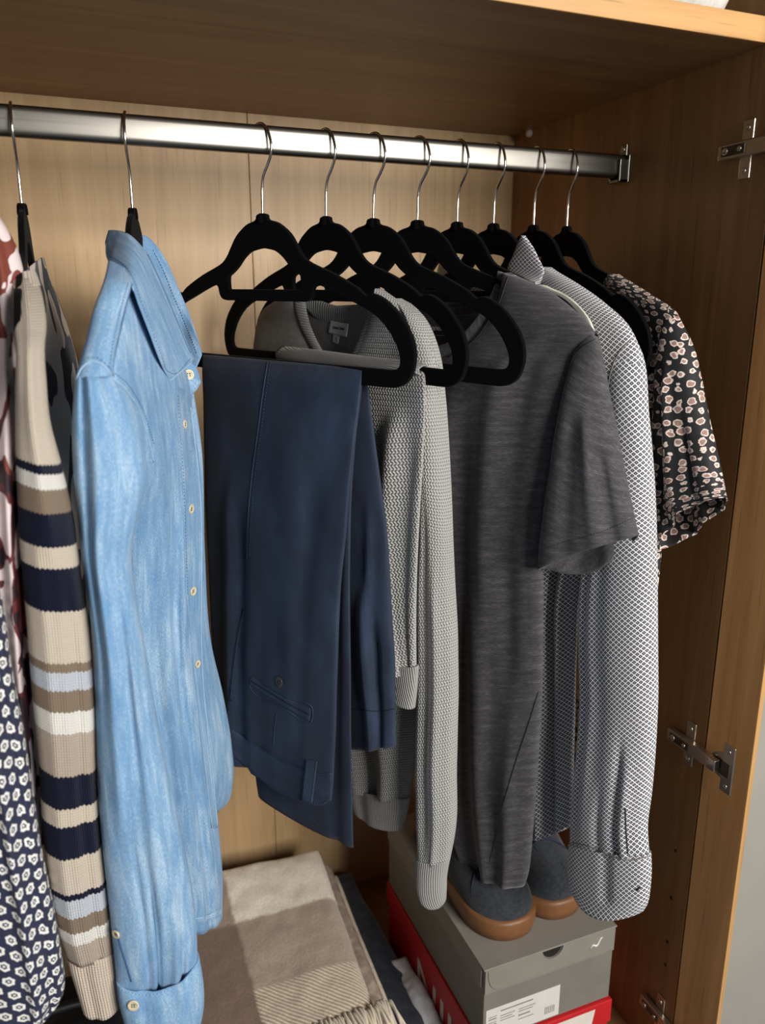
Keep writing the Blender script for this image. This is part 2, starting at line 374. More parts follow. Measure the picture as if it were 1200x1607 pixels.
SURF = {}
def loft(name, fr, rows, mat, parent, front=.012, back=.012, folds=(), wr=.0012, ws=(14, 5), seed=0, nu=34, nv=70, cap=True,
         bow=0., bowb=None, bowt=0., p=.75, thick=.0011, rowuv=False, shell=True, uvr=0., uvs=1.):
    """cloth tube: rows are (x, y, o, x, y, o) of the left and the right edge on the plane fr, o metres in front of it;
    front / back: how far the two sides stand off the middle; folds: (s_top, s_low, width, height, t0, t1)"""
    Rw = np.array(rows, float); nr = len(Rw)
    Lp = fr.at(Rw[:, 0], Rw[:, 1], Rw[:, 2]); Rp = fr.at(Rw[:, 3], Rw[:, 4], Rw[:, 5]); mid = (Lp + Rp) / 2
    seg = np.maximum(np.linalg.norm(np.diff(Lp, axis=0), axis=1), np.linalg.norm(np.diff(Rp, axis=0), axis=1)); T = np.concatenate([[0], np.cumsum(seg)]); leng = T[-1]; T /= leng
    t = np.linspace(0, 1, nv); L3 = spl(t, T, Lp); R3 = spl(t, T, Rp)
    fv = spl(t, T, np.broadcast_to(front, (nr,)).astype(float)); bv = spl(t, T, np.broadcast_to(back, (nr,)).astype(float))
    yrow = spl(t, T, Rw[:, 1])
    n = fr.n; N2 = 2 * nu; V = np.zeros((nv, N2, 3)); UV = np.zeros((nv, N2 + 1, 2))
    wid = np.linalg.norm(R3 - L3, axis=1)
    if bowb is None: bowb = bow
    for j in range(N2):
        th = 2 * math.pi * (j + .0) / N2; s = (1 - math.cos(th)) / 2; sn = math.sin(th)
        e = abs(sn) ** p
        off = np.where(sn >= 0, fv * e, -bv * e)
        fo = np.zeros(nv)
        for (s0, s1, wd, hgt, t0, t1) in folds:
            sc = s0 + (s1 - s0) * t; fo += hgt * np.exp(-((s - sc) / wd) ** 2) * smooth01((t - t0) / .15 if t0 > 0 else np.ones(nv)) * (1 - smooth01((t - t1) / .12 if t1 < 1 else np.zeros(nv)))
        P = L3 + (R3 - L3) * s + n[None, :] * (off + fo * min(1, e * 1.3))[:, None]
        bw = bow if sn >= 0 else bowb
        P[:, 2] -= math.sin(math.pi * s) * (bw * t ** 6 + bowt * (1 - t) ** 4)
        if wr:
            for i in range(nv):
                q = P[i]; a = (q @ _r) * ws[0]; b = q[2] * ws[1]
                k = noise.noise(Vector((a, b, seed * 3.1))) + .5 * noise.noise(Vector((a * 2.3, b * 2.3, seed * 3.1 + 9)))
                P[i] = q + n * (wr * k * min(1, e * 1.5 + .15))
        V[:, j] = P
    ring = np.concatenate([V, V[:, :1]], axis=1); arc = np.concatenate([np.zeros((nv, 1)), np.cumsum(np.linalg.norm(np.diff(ring, axis=1), axis=2), axis=1)], axis=1)
    for j in range(N2 + 1):
        UV[:, j, 0] = (arc[:, j] - arc[:, nu // 2]) * uvs + 3
        UV[:, j, 1] = (yrow - 400) / 1200 if rowuv else -t * leng
    if uvr:
        c_, s_ = math.cos(uvr), math.sin(uvr); UV = np.stack([UV[..., 0] * c_ - UV[..., 1] * s_, UV[..., 0] * s_ + UV[..., 1] * c_], -1)
    idx = np.arange(nv * N2).reshape(nv, N2); Fc = []; U = []
    for i in range(nv - 1):
        for j in range(N2):
            k = (j + 1) % N2
            Fc.append((idx[i, j], idx[i + 1, j], idx[i + 1, k], idx[i, k]))
            U += [UV[i, j], UV[i + 1, j], UV[i + 1, j + 1], UV[i, j + 1]]
    if cap:
        for j in range(1, nu):                                       # close the top flat, front to back
            a, b, c_, d = idx[0, j - 1], idx[0, j], idx[0, (N2 - j) % N2], idx[0, (N2 - j + 1) % N2]
            q = [a, b, c_, d] if a != d else [a, b, c_]
            Fc.append(tuple(q)); U += [UV[0, j]] * len(q)
        q = (idx[0, nu - 1], idx[0, nu], idx[0, nu + 1]); Fc.append(q); U += [UV[0, nu]] * 3
    Vf = V.reshape(-1, 3)
    # orientation: front faces look along n
    a, b, c_, d = Fc[(nv // 2) * N2 + nu // 2]
    if np.cross(Vf[b] - Vf[a], Vf[c_] - Vf[a]) @ n < 0:
        Fn = [];  Un = []; k = 0
        for f in Fc: Fn.append(f[::-1]); Un += U[k:k + len(f)][::-1]; k += len(f)
        Fc, U = Fn, Un
    me = mesh(name, Vf, Fc, U); o = link(name, me, mat, parent)
    if shell:
        s_ = o.modifiers.new('thickness', 'SOLIDIFY'); s_.thickness = thick; s_.offset = -1
    o_bvh = BVHTree.FromPolygons([Vector(v) for v in Vf], [tuple(int(x) for x in f) for f in Fc])
    SURF[o.name] = o_bvh
    return o

def on(objs, x, y, lift=0., n=None):
    """point of the nearest of the given surfaces seen at that spot, lifted towards the viewer's side"""
    d = Vector(ray(x, y)).normalized(); best = None
    for o in (objs if isinstance(objs, (list, tuple)) else [objs]):
        h = SURF[o.name].ray_cast(Vector(EYE), d)
        if h[0] is not None and (best is None or h[3] < best[3]): best = h
    if best is None: return None, None
    nn = best[1] if best[1].dot(d) < 0 else -best[1]
    return np.array(best[0]) - np.array(d) * lift, np.array(nn)
def along(pts, step=4.):
    P = np.array(pts, float); T = np.concatenate([[0], np.cumsum(np.linalg.norm(np.diff(P, axis=0), axis=1))])
    n = max(3, int(T[-1] / step) + 1); return spl(np.linspace(0, T[-1], n), T, P)
def seam(name, objs, pts, r, mat, parent, lift=.0004, dash=0, label=None, gap=.45):
    """cord or row of stitches lying on cloth"""
    Q = [q for q in (on(objs, x, y, lift)[0] for x, y in along(pts, 3. if dash else 4.)) if q is not None]
    if len(Q) < 3: return None
    Q = np.array(Q); V, Fc = [], []
    if not dash: V, Fc = tube_geo(Q, r, 6)
    else:
        T = np.concatenate([[0], np.cumsum(np.linalg.norm(np.diff(Q, axis=0), axis=1))]); a = 0.
        while a + dash < T[-1]:
            s = np.linspace(a, a + dash * (1 - gap), 3); P = np.stack([np.interp(s, T, Q[:, k]) for k in range(3)], 1)
            v, f = tube_geo(P, [r * .7, r, r * .7], 5); b = len(V); V += v; Fc += [tuple(i + b for i in q) for q in f]; a += dash
    o = link(name, mesh(name, V, Fc), mat, objs[0] if isinstance(objs, list) and len(objs) == 1 else parent)
    if label: o['label'] = label
    return o
def patch(name, objs, rows, mat, parent, th=.0012, nu=10, nv=24, lift=0., uv0=0., keep=True):
    """flat piece lying on cloth: rows (x, y, x, y) of its two edges, draped on the surfaces seen there"""
    Rw = np.array(rows, float); T = np.linspace(0, 1, len(Rw)); t = np.linspace(0, 1, nv); E = spl(t, T, Rw)
    top = np.zeros((nv, nu, 3)); last = None; dirs = np.zeros((nv, nu, 3))
    ok = np.zeros((nv, nu), bool)
    for i in range(nv):
        for j in range(nu):
            s = j / (nu - 1); x, y = E[i, 0] + (E[i, 2] - E[i, 0]) * s, E[i, 1] + (E[i, 3] - E[i, 1]) * s
            q, _n = on(objs, x, y); d = ray(x, y); dirs[i, j] = d / np.linalg.norm(d)
            if q is not None: top[i, j] = q; ok[i, j] = True
    if not ok.all():                                                 # run on at the depth of the nearest covered spot
        I, J = np.where(ok)
        for i, j in zip(*np.where(~ok)):
            k = np.argmin((I - i) ** 2 + (J - j) ** 2); dist = np.linalg.norm(top[I[k], J[k]] - EYE); top[i, j] = EYE + dirs[i, j] * dist
    for _ in range(3):                                               # ease the draped depth
        D = np.linalg.norm(top - EYE, axis=2); Dp = np.pad(D, 1, mode='edge'); Dm = (Dp[:-2, 1:-1] + Dp[2:, 1:-1] + Dp[1:-1, :-2] + Dp[1:-1, 2:] + 4 * D) / 8
        top = EYE + dirs * np.minimum(Dm, D + .0004)[..., None]
    up = top - dirs * (th + lift); lo = top - dirs * (lift - .0006)
    V = np.concatenate([up.reshape(-1, 3), lo.reshape(-1, 3)]); I = np.arange(nv * nu).reshape(nv, nu); B = nv * nu; Fc = []
    for i in range(nv - 1):
        for j in range(nu - 1):
            Fc.append((I[i, j], I[i + 1, j], I[i + 1, j + 1], I[i, j + 1])); Fc.append((B + I[i, j], B + I[i, j + 1], B + I[i + 1, j + 1], B + I[i + 1, j]))
    ring = list(I[0, :]) + list(I[1:, -1]) + list(I[-1, -2::-1]) + list(I[-2:0:-1, 0])
    for a, b in zip(ring, ring[1:] + ring[:1]): Fc.append((a, b, B + b, B + a))
    wv = np.linalg.norm(np.diff(top[:, nu // 2], axis=0), axis=1).sum(); ww = np.linalg.norm(top[nv // 2, -1] - top[nv // 2, 0])
    uvg = np.stack(np.meshgrid(np.linspace(0, ww, nu), np.linspace(0, -wv, nv)), -1).reshape(-1, 2) + uv0
    o = link(name, mesh(name, V, Fc, np.concatenate([uvg, uvg])), mat, parent)
    bm = bmesh.new(); bm.from_mesh(o.data); bmesh.ops.recalc_face_normals(bm, faces=bm.faces); bm.to_mesh(o.data); bm.free()
    SURF[o.name] = BVHTree.FromPolygons([Vector(v) for v in V], [tuple(int(x) for x in f) for f in Fc])
    return o
def lathe(prof, k=20):
    V, Fc = [], []
    for r, z in prof:
        for j in range(k): V.append((r * math.cos(2 * math.pi * j / k), r * math.sin(2 * math.pi * j / k), z))
    for i in range(len(prof) - 1):
        for j in range(k): Fc.append((i * k + j, i * k + (j + 1) % k, (i + 1) * k + (j + 1) % k, (i + 1) * k + j))
    return V, Fc
_bt = {}
def button(objs, x, y, r, mat, parent, label=None, lift=.0012, normal=None, holes=4):
    q, n = on(objs, x, y, lift)
    if q is None: return
    if normal is not None: n = np.asarray(normal, float)
    key = (round(r, 5), mat)
    if key not in _bt:
        V, Fc = lathe([(.0001, -.0006), (r * .95, -.0006), (r, .0002), (r * .97, .0009), (r * .8, .0011), (r * .66, .0006), (.0001, .0004)])
        me = mesh('button', V, Fc); me.materials.append(MT[mat]); V2, F2 = [], []
        for k in range(holes):
            a = math.pi / 4 + k * math.pi / 2; v, f = lathe([(.0001, .0005), (r * .13, .0005), (r * .13, .0008), (.0001, .0009)], 8); b = len(V2)
            V2 += [(p[0] + r * .28 * math.cos(a), p[1] + r * .28 * math.sin(a), p[2]) for p in v]; F2 += [tuple(i + b for i in ff) for ff in f]
        m2 = mesh('button_hole', V2, F2); m2.materials.append(MT['ink']); _bt[key] = (me, m2)
    me, m2 = _bt[key]
    o = bpy.data.objects.new('button', me); h = bpy.data.objects.new('button_hole', m2); C.objects.link(o); C.objects.link(h)
    o.rotation_euler = Vector(n).to_track_quat('Z', 'Y').to_euler(); o.location = q; h.parent = o
    loc = o.location.copy(); o.parent = parent; o.matrix_parent_inverse = parent.matrix_basis.inverted()
    if label: o['label'] = label
    return o
def curve_mesh(name, loops, ext, bev, res=6):
    """flat plate from closed outlines (holes included), with rounded rims"""
    cu = bpy.data.curves.new(name, 'CURVE'); cu.dimensions = '2D'; cu.fill_mode = 'BOTH'; cu.extrude = ext; cu.bevel_depth = bev; cu.bevel_resolution = 2
    for lp in loops:
        sp = cu.splines.new('POLY'); sp.points.add(len(lp) - 1); sp.use_cyclic_u = True
        for q, (x, y) in zip(sp.points, lp): q.co = (x, y, 0, 1)
    o = bpy.data.objects.new(name, cu); C.objects.link(o); dg = bpy.context.evaluated_depsgraph_get(); dg.update()
    me = bpy.data.meshes.new_from_object(o.evaluated_get(dg)); bpy.data.objects.remove(o); bpy.data.curves.remove(cu)
    me.polygons.foreach_set('use_smooth', [False] * len(me.polygons)); return me
def text_mesh(name, body, size, ext=.0002, font_scale=1.):
    cu = bpy.data.curves.new(name, 'FONT'); cu.body = body; cu.size = size; cu.extrude = ext; cu.align_x = 'CENTER'; cu.align_y = 'CENTER'
    o = bpy.data.objects.new(name, cu); C.objects.link(o); dg = bpy.context.evaluated_depsgraph_get(); dg.update()
    me = bpy.data.meshes.new_from_object(o.evaluated_get(dg)); bpy.data.objects.remove(o); bpy.data.curves.remove(cu); return me
def rnd_loop(pts, closed=True, k=6):
    P = np.array(list(pts) + [pts[0]] if closed else pts, float); n = len(P) - 1; out = []
    Q = np.array(pts, float)
    for i in range(n):
        p0, p1, p2, p3 = (Q[(i + j) % len(Q)] for j in (-1, 0, 1, 2))
        for s in np.linspace(0, 1, k, endpoint=False):
            out.append(.5 * (2 * p1 + (p2 - p0) * s + (2 * p0 - 5 * p1 + 4 * p2 - p3) * s * s + (3 * p1 - p0 - 3 * p2 + p3) * s ** 3))
    return [tuple(q) for q in out]

# ------------------------------------------------------------------ setting: the wardrobe
FLOOR = -1.36
structure(box('wall_back', (-1.9, 0, FLOOR - .02), (-.4455, .016, .5), 'oak_back', bev=.0005))
structure(box('wall_back_right', (-.4445, 0, FLOOR - .02), (.02, .016, .5), 'oak_back', bev=.0005))
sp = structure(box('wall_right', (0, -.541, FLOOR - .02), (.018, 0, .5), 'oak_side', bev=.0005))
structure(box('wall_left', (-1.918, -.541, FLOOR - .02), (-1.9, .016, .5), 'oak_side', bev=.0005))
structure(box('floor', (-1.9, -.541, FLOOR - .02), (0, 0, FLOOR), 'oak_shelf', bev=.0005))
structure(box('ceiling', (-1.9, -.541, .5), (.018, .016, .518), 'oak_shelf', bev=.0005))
structure(box('wall_room', (.0185, -.535, -2.2), (1.6, -.5, 1.4), 'grey_wall'))
sh = thing('wardrobe_shelf', 'oak shelf above the hanging rail with a pale front edge', 'shelf', (-.9, -.26, 0)); 
box('board', (-1.8995, -.5165, 0), (-.0005, -.0005, .0245), 'oak_shelf', sh, .0004)
box('edge_band', (-1.8995, -.5190, 0), (-.0005, -.5166, .0245), 'oak_edge', sh, .0006)['label'] = 'pale oak front edge'
for q in ((-.03, -.02),):
    bm = bmesh.new(); bmesh.ops.create_uvsphere(bm, u_segments=10, v_segments=6, radius=.006, matrix=Matrix.Translation((q[0] + .027, q[1] - .03, -.004)))
    from_bm('shelf_pin', bm, 'card_white', sh, True)
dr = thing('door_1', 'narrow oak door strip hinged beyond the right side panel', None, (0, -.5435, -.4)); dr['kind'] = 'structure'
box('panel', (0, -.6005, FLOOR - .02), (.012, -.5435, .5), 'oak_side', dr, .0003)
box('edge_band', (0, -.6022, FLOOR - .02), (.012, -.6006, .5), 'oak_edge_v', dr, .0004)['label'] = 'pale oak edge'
dr.rotation_euler = (0, 0, R(20))
for y, z in ((1060, 1335), (1053, 1409), (1047, 1478), (1044, 1514)):
    d = ray(y, z); P = EYE + d * ((0 - EYE[0]) / d[0]); v, f = lathe([(.0001, 0), (.0026, 0), (.0026, .0004), (.0001, .0005)], 12)
    v = [(P[0] - .0001 - q[2], P[1] + q[0], P[2] + q[1]) for q in v]; o = link('pin_hole', mesh('pin_hole', v, f), 'hole', sp)

# hinges on the right side panel
def screw(P, ax, parent, r=.0034):
    v, f = lathe([(r, -.0004), (r, .0008), (r * .8, .0014), (r * .45, .0012), (r * .4, .0004), (.0001, .0004)], 14)
    me = mesh('screw', v, f); o = link('screw', me, 'hinge'); o.location = P; o.rotation_euler = Vector(ax).to_track_quat('Z', 'Y').to_euler()
    o.parent = parent; o.matrix_parent_inverse = parent.matrix_basis.inverted()
def hinge(y, z, label, full=True):
    t = thing('hinge', label, 'hinge', (0, y, z), 'cabinet hinges on the right side panel')
    bm = bmesh.new(); box_bm(bm, (-.003, y - .008, z - .031), (-.0002, y + .008, z + .031), .0012); from_bm('mounting_plate', bm, 'hinge', t)
    bm = bmesh.new(); box_bm(bm, (-.0125, y - .043, z - .0085), (-.003, y + .032, z + .0085), .0016); from_bm('arm', bm, 'hinge', t)
    bm = bmesh.new(); box_bm(bm, (-.0135, y - .008, z - .0052), (-.0124, y + .026, z + .0052), .0005); from_bm('adjuster_slot', bm, 'dark_button', t)
    for dz in (-.022, .022): screw((-.003, y, z + dz), (-1, 0, 0), t)
    screw((-.0135, y + .020, z), (-1, 0, 0), t, .0042); screw((-.0135, y - .001, z), (-1, 0, 0), t, .003)
    if full:
        yc = y - .062
        bm = bmesh.new(); box_bm(bm, (-.0135, y - .055, z - .008), (-.0045, y - .040, z + .008), .0012); from_bm('link', bm, 'chrome', t)
        bm = bmesh.new(); box_bm(bm, (-.0026, yc - .012, z - .033), (-.0002, yc + .006, z + .033), .0008); from_bm('cup_plate', bm, 'hinge', t)
        v, f = lathe([(.0175, -.0003), (.0175, .0012), (.016, .0016), (.0001, .0015)], 26); v = [(-q[2] - .0003, yc + .008 + q[0], z + q[1]) for q in v]
        link('cup', mesh('cup', v, f), 'hinge', t)
        bm = bmesh.new(); box_bm(bm, (-.0029, yc - .006, z - .012), (-.0018, yc + .018, z + .008), .0004); from_bm('cup_recess', bm, 'dark_button', t)
        for dz in (-.024, .024): screw((-.0026, yc - .003, z + dz), (-1, 0, 0), t)
hinge(-.505, -.1015, 'topmost cabinet hinge with cross shaped plate by the shelf')
hinge(-.518, -.83, 'middle cabinet hinge with bright cup plate beside printed shirt sleeve')
hinge(-.517, -1.275, 'lowest cabinet hinge beside the shoe boxes')

# ------------------------------------------------------------------ the rail
rl = thing('clothes_rail', 'oval brushed steel clothes rail under the shelf', 'rail', (-.9, ROD_Y, ROD_Z))
prof = []
for a in np.linspace(0, 2 * math.pi, 40, endpoint=False):
    c_, s_ = math.cos(a), math.sin(a); prof.append((math.copysign(abs(c_) ** .55, c_) * .0072, s_ * .0085 + math.copysign(.0066, s_) if abs(s_) > 1e-6 else 0))
V = [(x, ROD_Y + a, ROD_Z + b) for x in np.linspace(-1.89, -.004, 30) for a, b in prof]; k = len(prof)
Fc = [(i * k + j, (i + 1) * k + j, (i + 1) * k + (j + 1) % k, i * k + (j + 1) % k) for i in range(29) for j in range(k)] + [tuple(range(k))]
o = link('tube', mesh('tube', V, Fc), 'rail', rl); bm = bmesh.new(); bm.from_mesh(o.data); bmesh.ops.recalc_face_normals(bm, faces=bm.faces); bm.to_mesh(o.data); bm.free()
bm = bmesh.new()
box_bm(bm, (-.0035, ROD_Y - .014, ROD_Z - .021), (-.0003, ROD_Y + .014, ROD_Z + .014), .001)
box_bm(bm, (-.0035, ROD_Y - .007, ROD_Z + .01), (-.0003, ROD_Y + .007, ROD_Z + .028), .001)
box_bm(bm, (-.016, ROD_Y - .0125, ROD_Z - .0205), (-.0032, ROD_Y - .0085, ROD_Z + .008), .0008)
box_bm(bm, (-.016, ROD_Y + .0085, ROD_Z - .0205), (-.0032, ROD_Y + .0125, ROD_Z + .008), .0008)
box_bm(bm, (-.016, ROD_Y - .0125, ROD_Z - .0205), (-.0032, ROD_Y + .0125, ROD_Z - .0165), .0008)
from_bm('end_socket', bm, 'rail', rl)
screw((-.0035, ROD_Y, ROD_Z + .0215), (-1, 0, 0), rl)

# ------------------------------------------------------------------ hangers
half = [(6.5, -1), (8.5, -5), (13, -8), (27, -11.5), (45, -22.5), (56, -35), (66, -47), (80, -55.5), (115, -67), (148, -81), (158, -87.5), (164, -89.4), (173, -87.5), (188, -93), (206, -106), (222, -125), (228.5, -145), (226, -162), (219, -173), (206, -179), (190, -180), (165, -180), (60, -180)]
outer = [(x / 1000, y / 1000) for x, y in half] + [(-x / 1000, y / 1000) for x, y in half[::-1]]
ar = [(13, -37), (24, -39.5), (36, -46.5), (47, -56), (57, -62.5), (64, -66.5), (65.5, -72), (65, -81), (63.5, -83.4), (60, -84), (30, -84)]
holeA = [(0, -.0355)] + [(x / 1000, y / 1000) for x, y in ar] + [(-x / 1000, y / 1000) for x, y in ar[::-1]]
lo_ = [(20, -94.5), (60, -94.5), (70, -94.4), (77, -92.6), (81, -88), (84, -79), (92, -76.5), (110, -81.5), (138, -91.5), (162, -100), (180, -109), (197, -123.5), (209, -141), (212, -154), (209, -161), (203, -163.4), (196, -164), (165, -164), (60, -164)]
holeB = [(x / 1000, y / 1000) for x, y in lo_] + [(-x / 1000, y / 1000) for x, y in lo_[::-1]]
hang_me = curve_mesh('body', [rnd_loop(outer, k=3), rnd_loop(holeA, k=3), rnd_loop(holeB, k=3)], .0016, .0014)
hang_me.materials.append(MT['velvet'])
hook_pts = along([(0, -4), (0, 12), (.4, 30), (3, 41), (10, 51), (16, 61), (17.6, 70), (15.5, 80), (10, 90), (2, 95.3), (-6, 94.8), (-12.5, 90), (-16.5, 82), (-18, 74)], 2.5)
V, Fc = tube_geo([(x / 1000, y / 1000, 0) for x, y in hook_pts], .0016, 10); hook_me = mesh('hook', V, Fc); hook_me.materials.append(MT['chrome'])
V, Fc = lathe([(.0001, .0015), (.0042, .001), (.005, -.001), (.0054, -.005), (.0056, -.010)], 16); V = [(a, c, b) for a, b, c in V]
col_me = mesh('collar', V, Fc); col_me.materials.append(MT['velvet'])
labels = [
    'black velvet hanger inside the striped sweater, seen edge-on', 'black velvet hanger inside the light denim shirt',
    'black velvet hanger holding the navy trousers over its bar', 'black velvet hanger holding the draped silver grey knit over its bar',
    'bare black velvet hanger between draped knit and charcoal tee', 'black velvet hanger inside the charcoal heather tee',
    'black velvet hanger just behind the charcoal tee, mostly hidden', 'black velvet hanger inside the diamond print shirt',
    'bare black velvet hanger between diamond shirt and pebble print top', 'black velvet hanger nearest the rail end, inside the pebble print top']
HG = []
for i, (X, a, tl) in enumerate(HANGERS):
    t = bpy.data.objects.new('velvet_hanger', None); C.objects.link(t); t.empty_display_size = .02
    a = R(a); d = Vector((math.sin(a), -math.cos(a), 0)); n = Vector((-math.cos(a), -math.sin(a), 0))
    piv = Vector((X, ROD_Y, ROD_Z + .015))
    rot = Matrix((d, Vector((0, 0, 1)), d.cross(Vector((0, 0, 1))))).transposed().to_4x4()
    tl = R(tl); M = Matrix.Translation(piv) @ rot @ Matrix.Rotation(tl, 4, 'Z') @ Matrix.Translation((0, -HOOK, 0))
    t.matrix_world = M
    tag(t, labels[i], 'hanger', 'black velvet hangers on the rail')
    for nm, me in (('body', hang_me), ('hook', hook_me), ('collar', col_me)):
        o = bpy.data.objects.new(nm, me); C.objects.link(o); o.parent = t
        if nm == 'hook': o['label'] = 'thin chrome hook'
    HG.append(t)

# ------------------------------------------------------------------ garments
FRONT2 = Plane(-.69, -.528, (.0, -1))
FRONT = Plane(-.69, -.5, (.0, -1))           # for the two garments seen end-on
def empty_at(P): return tuple(float(v) for v in P)

# --- light denim shirt
ds = thing('denim_shirt', 'light blue denim shirt with cream buttons hanging sleeve forward', 'shirt', (-.64, -.4, -.18))
yoke = loft('yoke', FRONT, [(170, 408, -.10, 212, 432, -.075), (160, 448, -.03, 203, 462, -.03), (148, 481, -.010, 195, 497, -.015), (134, 535, .012, 183, 540, .012), (125, 567, .022, 178, 572, .022), (119, 592, .03, 177, 588, .026)],
            'denim', ds, .014, .012, wr=.0012, nu=22, nv=44, cap=False, shell=False)
fp = loft('front_panel', FRONT, [(203, 436, -.08, 236, 440, -.15), (193, 500, -.02, 262, 510, -.15), (182, 545, .008, 284, 560, -.155), (177, 590, .022, 300, 608, -.16), (192, 640, .0, 301, 650, -.17), (200, 720, -.03, 311, 712, -.17),
          (200, 800, -.075, 317, 790, -.17), (202, 870, -.10, 318, 870, -.17), (206, 1000, -.12, 317, 1000, -.17), (214, 1092, -.125, 322, 1092, -.17), (228, 1190, -.125, 334, 1205, -.17), (242, 1300, -.125, 343, 1302, -.17), (252, 1390, -.125, 349, 1380, -.17), (258, 1455, -.125, 348, 1438, -.17)],
          'denim', ds, .018, .012, folds=[(.3, .62, .11, .007, .15, .95), (.55, .82, .09, .005, .1, .95), (.44, .74, .06, -.005, .35, .95), (.75, .62, .05, .004, .0, .5), (.2, .34, .07, -.005, .5, .95)],
          wr=.0018, ws=(9, 4), seed=2, nu=44, nv=110, cap=False, bow=.004)
bp = loft('button_panel', FRONT, [(285, 600, -.2, 303, 610, -.2), (290, 700, -.2, 316, 700, -.21), (295, 860, -.2, 321, 860, -.22), (305, 1000, -.2, 330, 1000, -.23), (310, 1092, -.2, 352, 1100, -.25), (315, 1160, -.2, 363, 1165, -.25), (320, 1210, -.2, 366, 1222, -.25), (322, 1250, -.2, 358, 1258, -.25), (326, 1275, -.2, 343, 1272, -.25)],
          'denim', ds, .006, .006, wr=.002, seed=4, nu=20, nv=70, cap=False)
sl = loft('sleeve', FRONT2, [(119, 590, 0, 178, 583, -.02), (114, 640, .0, 206, 628, -.02), (113, 690, .0, 224, 690, -.012), (115, 740, .002, 230, 745, -.005), (121, 800, .004, 218, 800, 0), (127, 860, .006, 206, 868, 0), (136, 930, .008, 213, 930, .004), (144, 990, .01, 223, 990, .006),
          (149, 1092, .01, 242, 1100, .008), (152, 1186, .012, 260, 1188, .01), (158, 1302, .014, 282, 1296, .012), (168, 1395, .016, 300, 1386, .014), (176, 1470, .018, 307, 1450, .016), (181, 1520, .02, 309, 1492, .018), (186, 1566, .02, 308, 1532, .018)],
          'denim', ds, [.022, .03, .034, .034, .034, .032, .032, .032, .03, .03, .03, .028, .025, .0185, .009], .018,
          folds=[(.16, .12, .05, -.005, 0, .4), (.3, .22, .08, .005, 0, .6), (.66, .5, .09, -.004, .0, .55), (.75, .55, .07, .005, .3, .8), (.32, .38, .022, -.006, .66, 1), (.5, .5, .022, -.008, .7, 1), (.7, .72, .06, .005, .55, 1), (.75, .8, .03, -.005, .82, 1)],
          wr=.0022, ws=(9, 4), seed=1, nu=44, nv=130, cap=True)
cf = loft('cuff', FRONT2, [(182, 1538, .021, 312, 1498, .019), (184, 1556, .022, 316, 1520, .02), (187, 1575, .022, 319, 1545, .02), (192, 1594, .022, 319, 1572, .02), (198, 1614, .022, 315, 1596, .02), (204, 1628, .022, 309, 1612, .02)],
          'denim', ds, [.017, .021, .023, .024, .023, .022], .021, folds=[(.3, .3, .08, -.003, 0, 1), (.75, .7, .1, .003, 0, 1)], wr=.0012, seed=5, nu=34, nv=40, cap=False, bow=.006, bowt=.012, thick=.002)
loft('back_panel', FRONT, [(185, 420, -.29, 250, 430, -.29), (178, 480, -.33, 268, 490, -.31), (160, 570, -.36, 290, 590, -.3), (145, 700, -.33, 305, 700, -.28), (150, 900, -.3, 314, 900, -.27), (175, 1150, -.3, 318, 1150, -.26), (225, 1350, -.3, 332, 1340, -.26)],
     'denim', ds, .006, .008, wr=.002, seed=9, nu=24, nv=50, cap=False)
stand = loft('collar_stand', FRONT, [(276, 566, -.155, 277, 597, -.15), (290, 566, -.152, 288, 610, -.15), (302, 570, -.152, 298, 618, -.15), (311, 584, -.154, 307, 614, -.152), (315, 598, -.156, 313, 604, -.155)], 'denim', ds, .003, .003, wr=0, nu=14, nv=24, cap=False)
cl2 = loft('collar_far_leaf', FRONT, [(214, 368, -.26, 208, 400, -.25), (228, 370, -.26, 216, 415, -.25), (246, 386, -.26, 228, 440, -.25), (262, 411, -.255, 243, 472, -.245), (278, 447, -.245, 260, 512, -.235), (294, 485, -.235, 277, 545, -.225), (307, 521, -.215, 290, 570, -.205), (317, 556, -.2, 304, 582, -.19)],
           'denim', ds, .003, .003, wr=.0006, nu=14, nv=46)
cl = loft('collar', FRONT, [(171, 361, -.205, 165, 382, -.185), (180, 361, -.19, 168, 405, -.14), (192, 363, -.17, 174, 416, -.105), (206, 370, -.15, 190, 424, -.075), (222, 386, -.138, 202, 438, -.05), (232, 398, -.135, 208, 452, -.038), (246, 426, -.13, 216, 476, -.03), (260, 458, -.128, 225, 499, -.03), (276, 496, -.13, 236, 528, -.035), (290, 528, -.132, 247, 558, -.045), (300, 552, -.134, 258, 584, -.065), (305, 564, -.134, 266, 597, -.08)],
           'denim', ds, .006, .004, wr=.0008, seed=7, nu=22, nv=64)
pk = patch('placket', [fp], [(276, 604, 301, 620), (278, 650, 301, 650), (283, 712, 310, 712), (287, 790, 316, 790), (289, 870, 318, 870), (292, 940, 317, 940), (299, 1000, 317, 1000), (308, 1092, 322, 1092), (320, 1200, 334, 1200), (332, 1300, 343, 1300)], 'denim', ds, .0016, 8, 60, uv0=.4)
hem = patch('hem_band', [fp], [(300, 1441, 303, 1449), (318, 1438, 320, 1447), (335, 1432, 337, 1442), (346, 1424, 349, 1436)], 'denim', ds, .0014, 4, 18)
alls = [cl, stand, pk, fp, sl, yoke, cf, cl2]
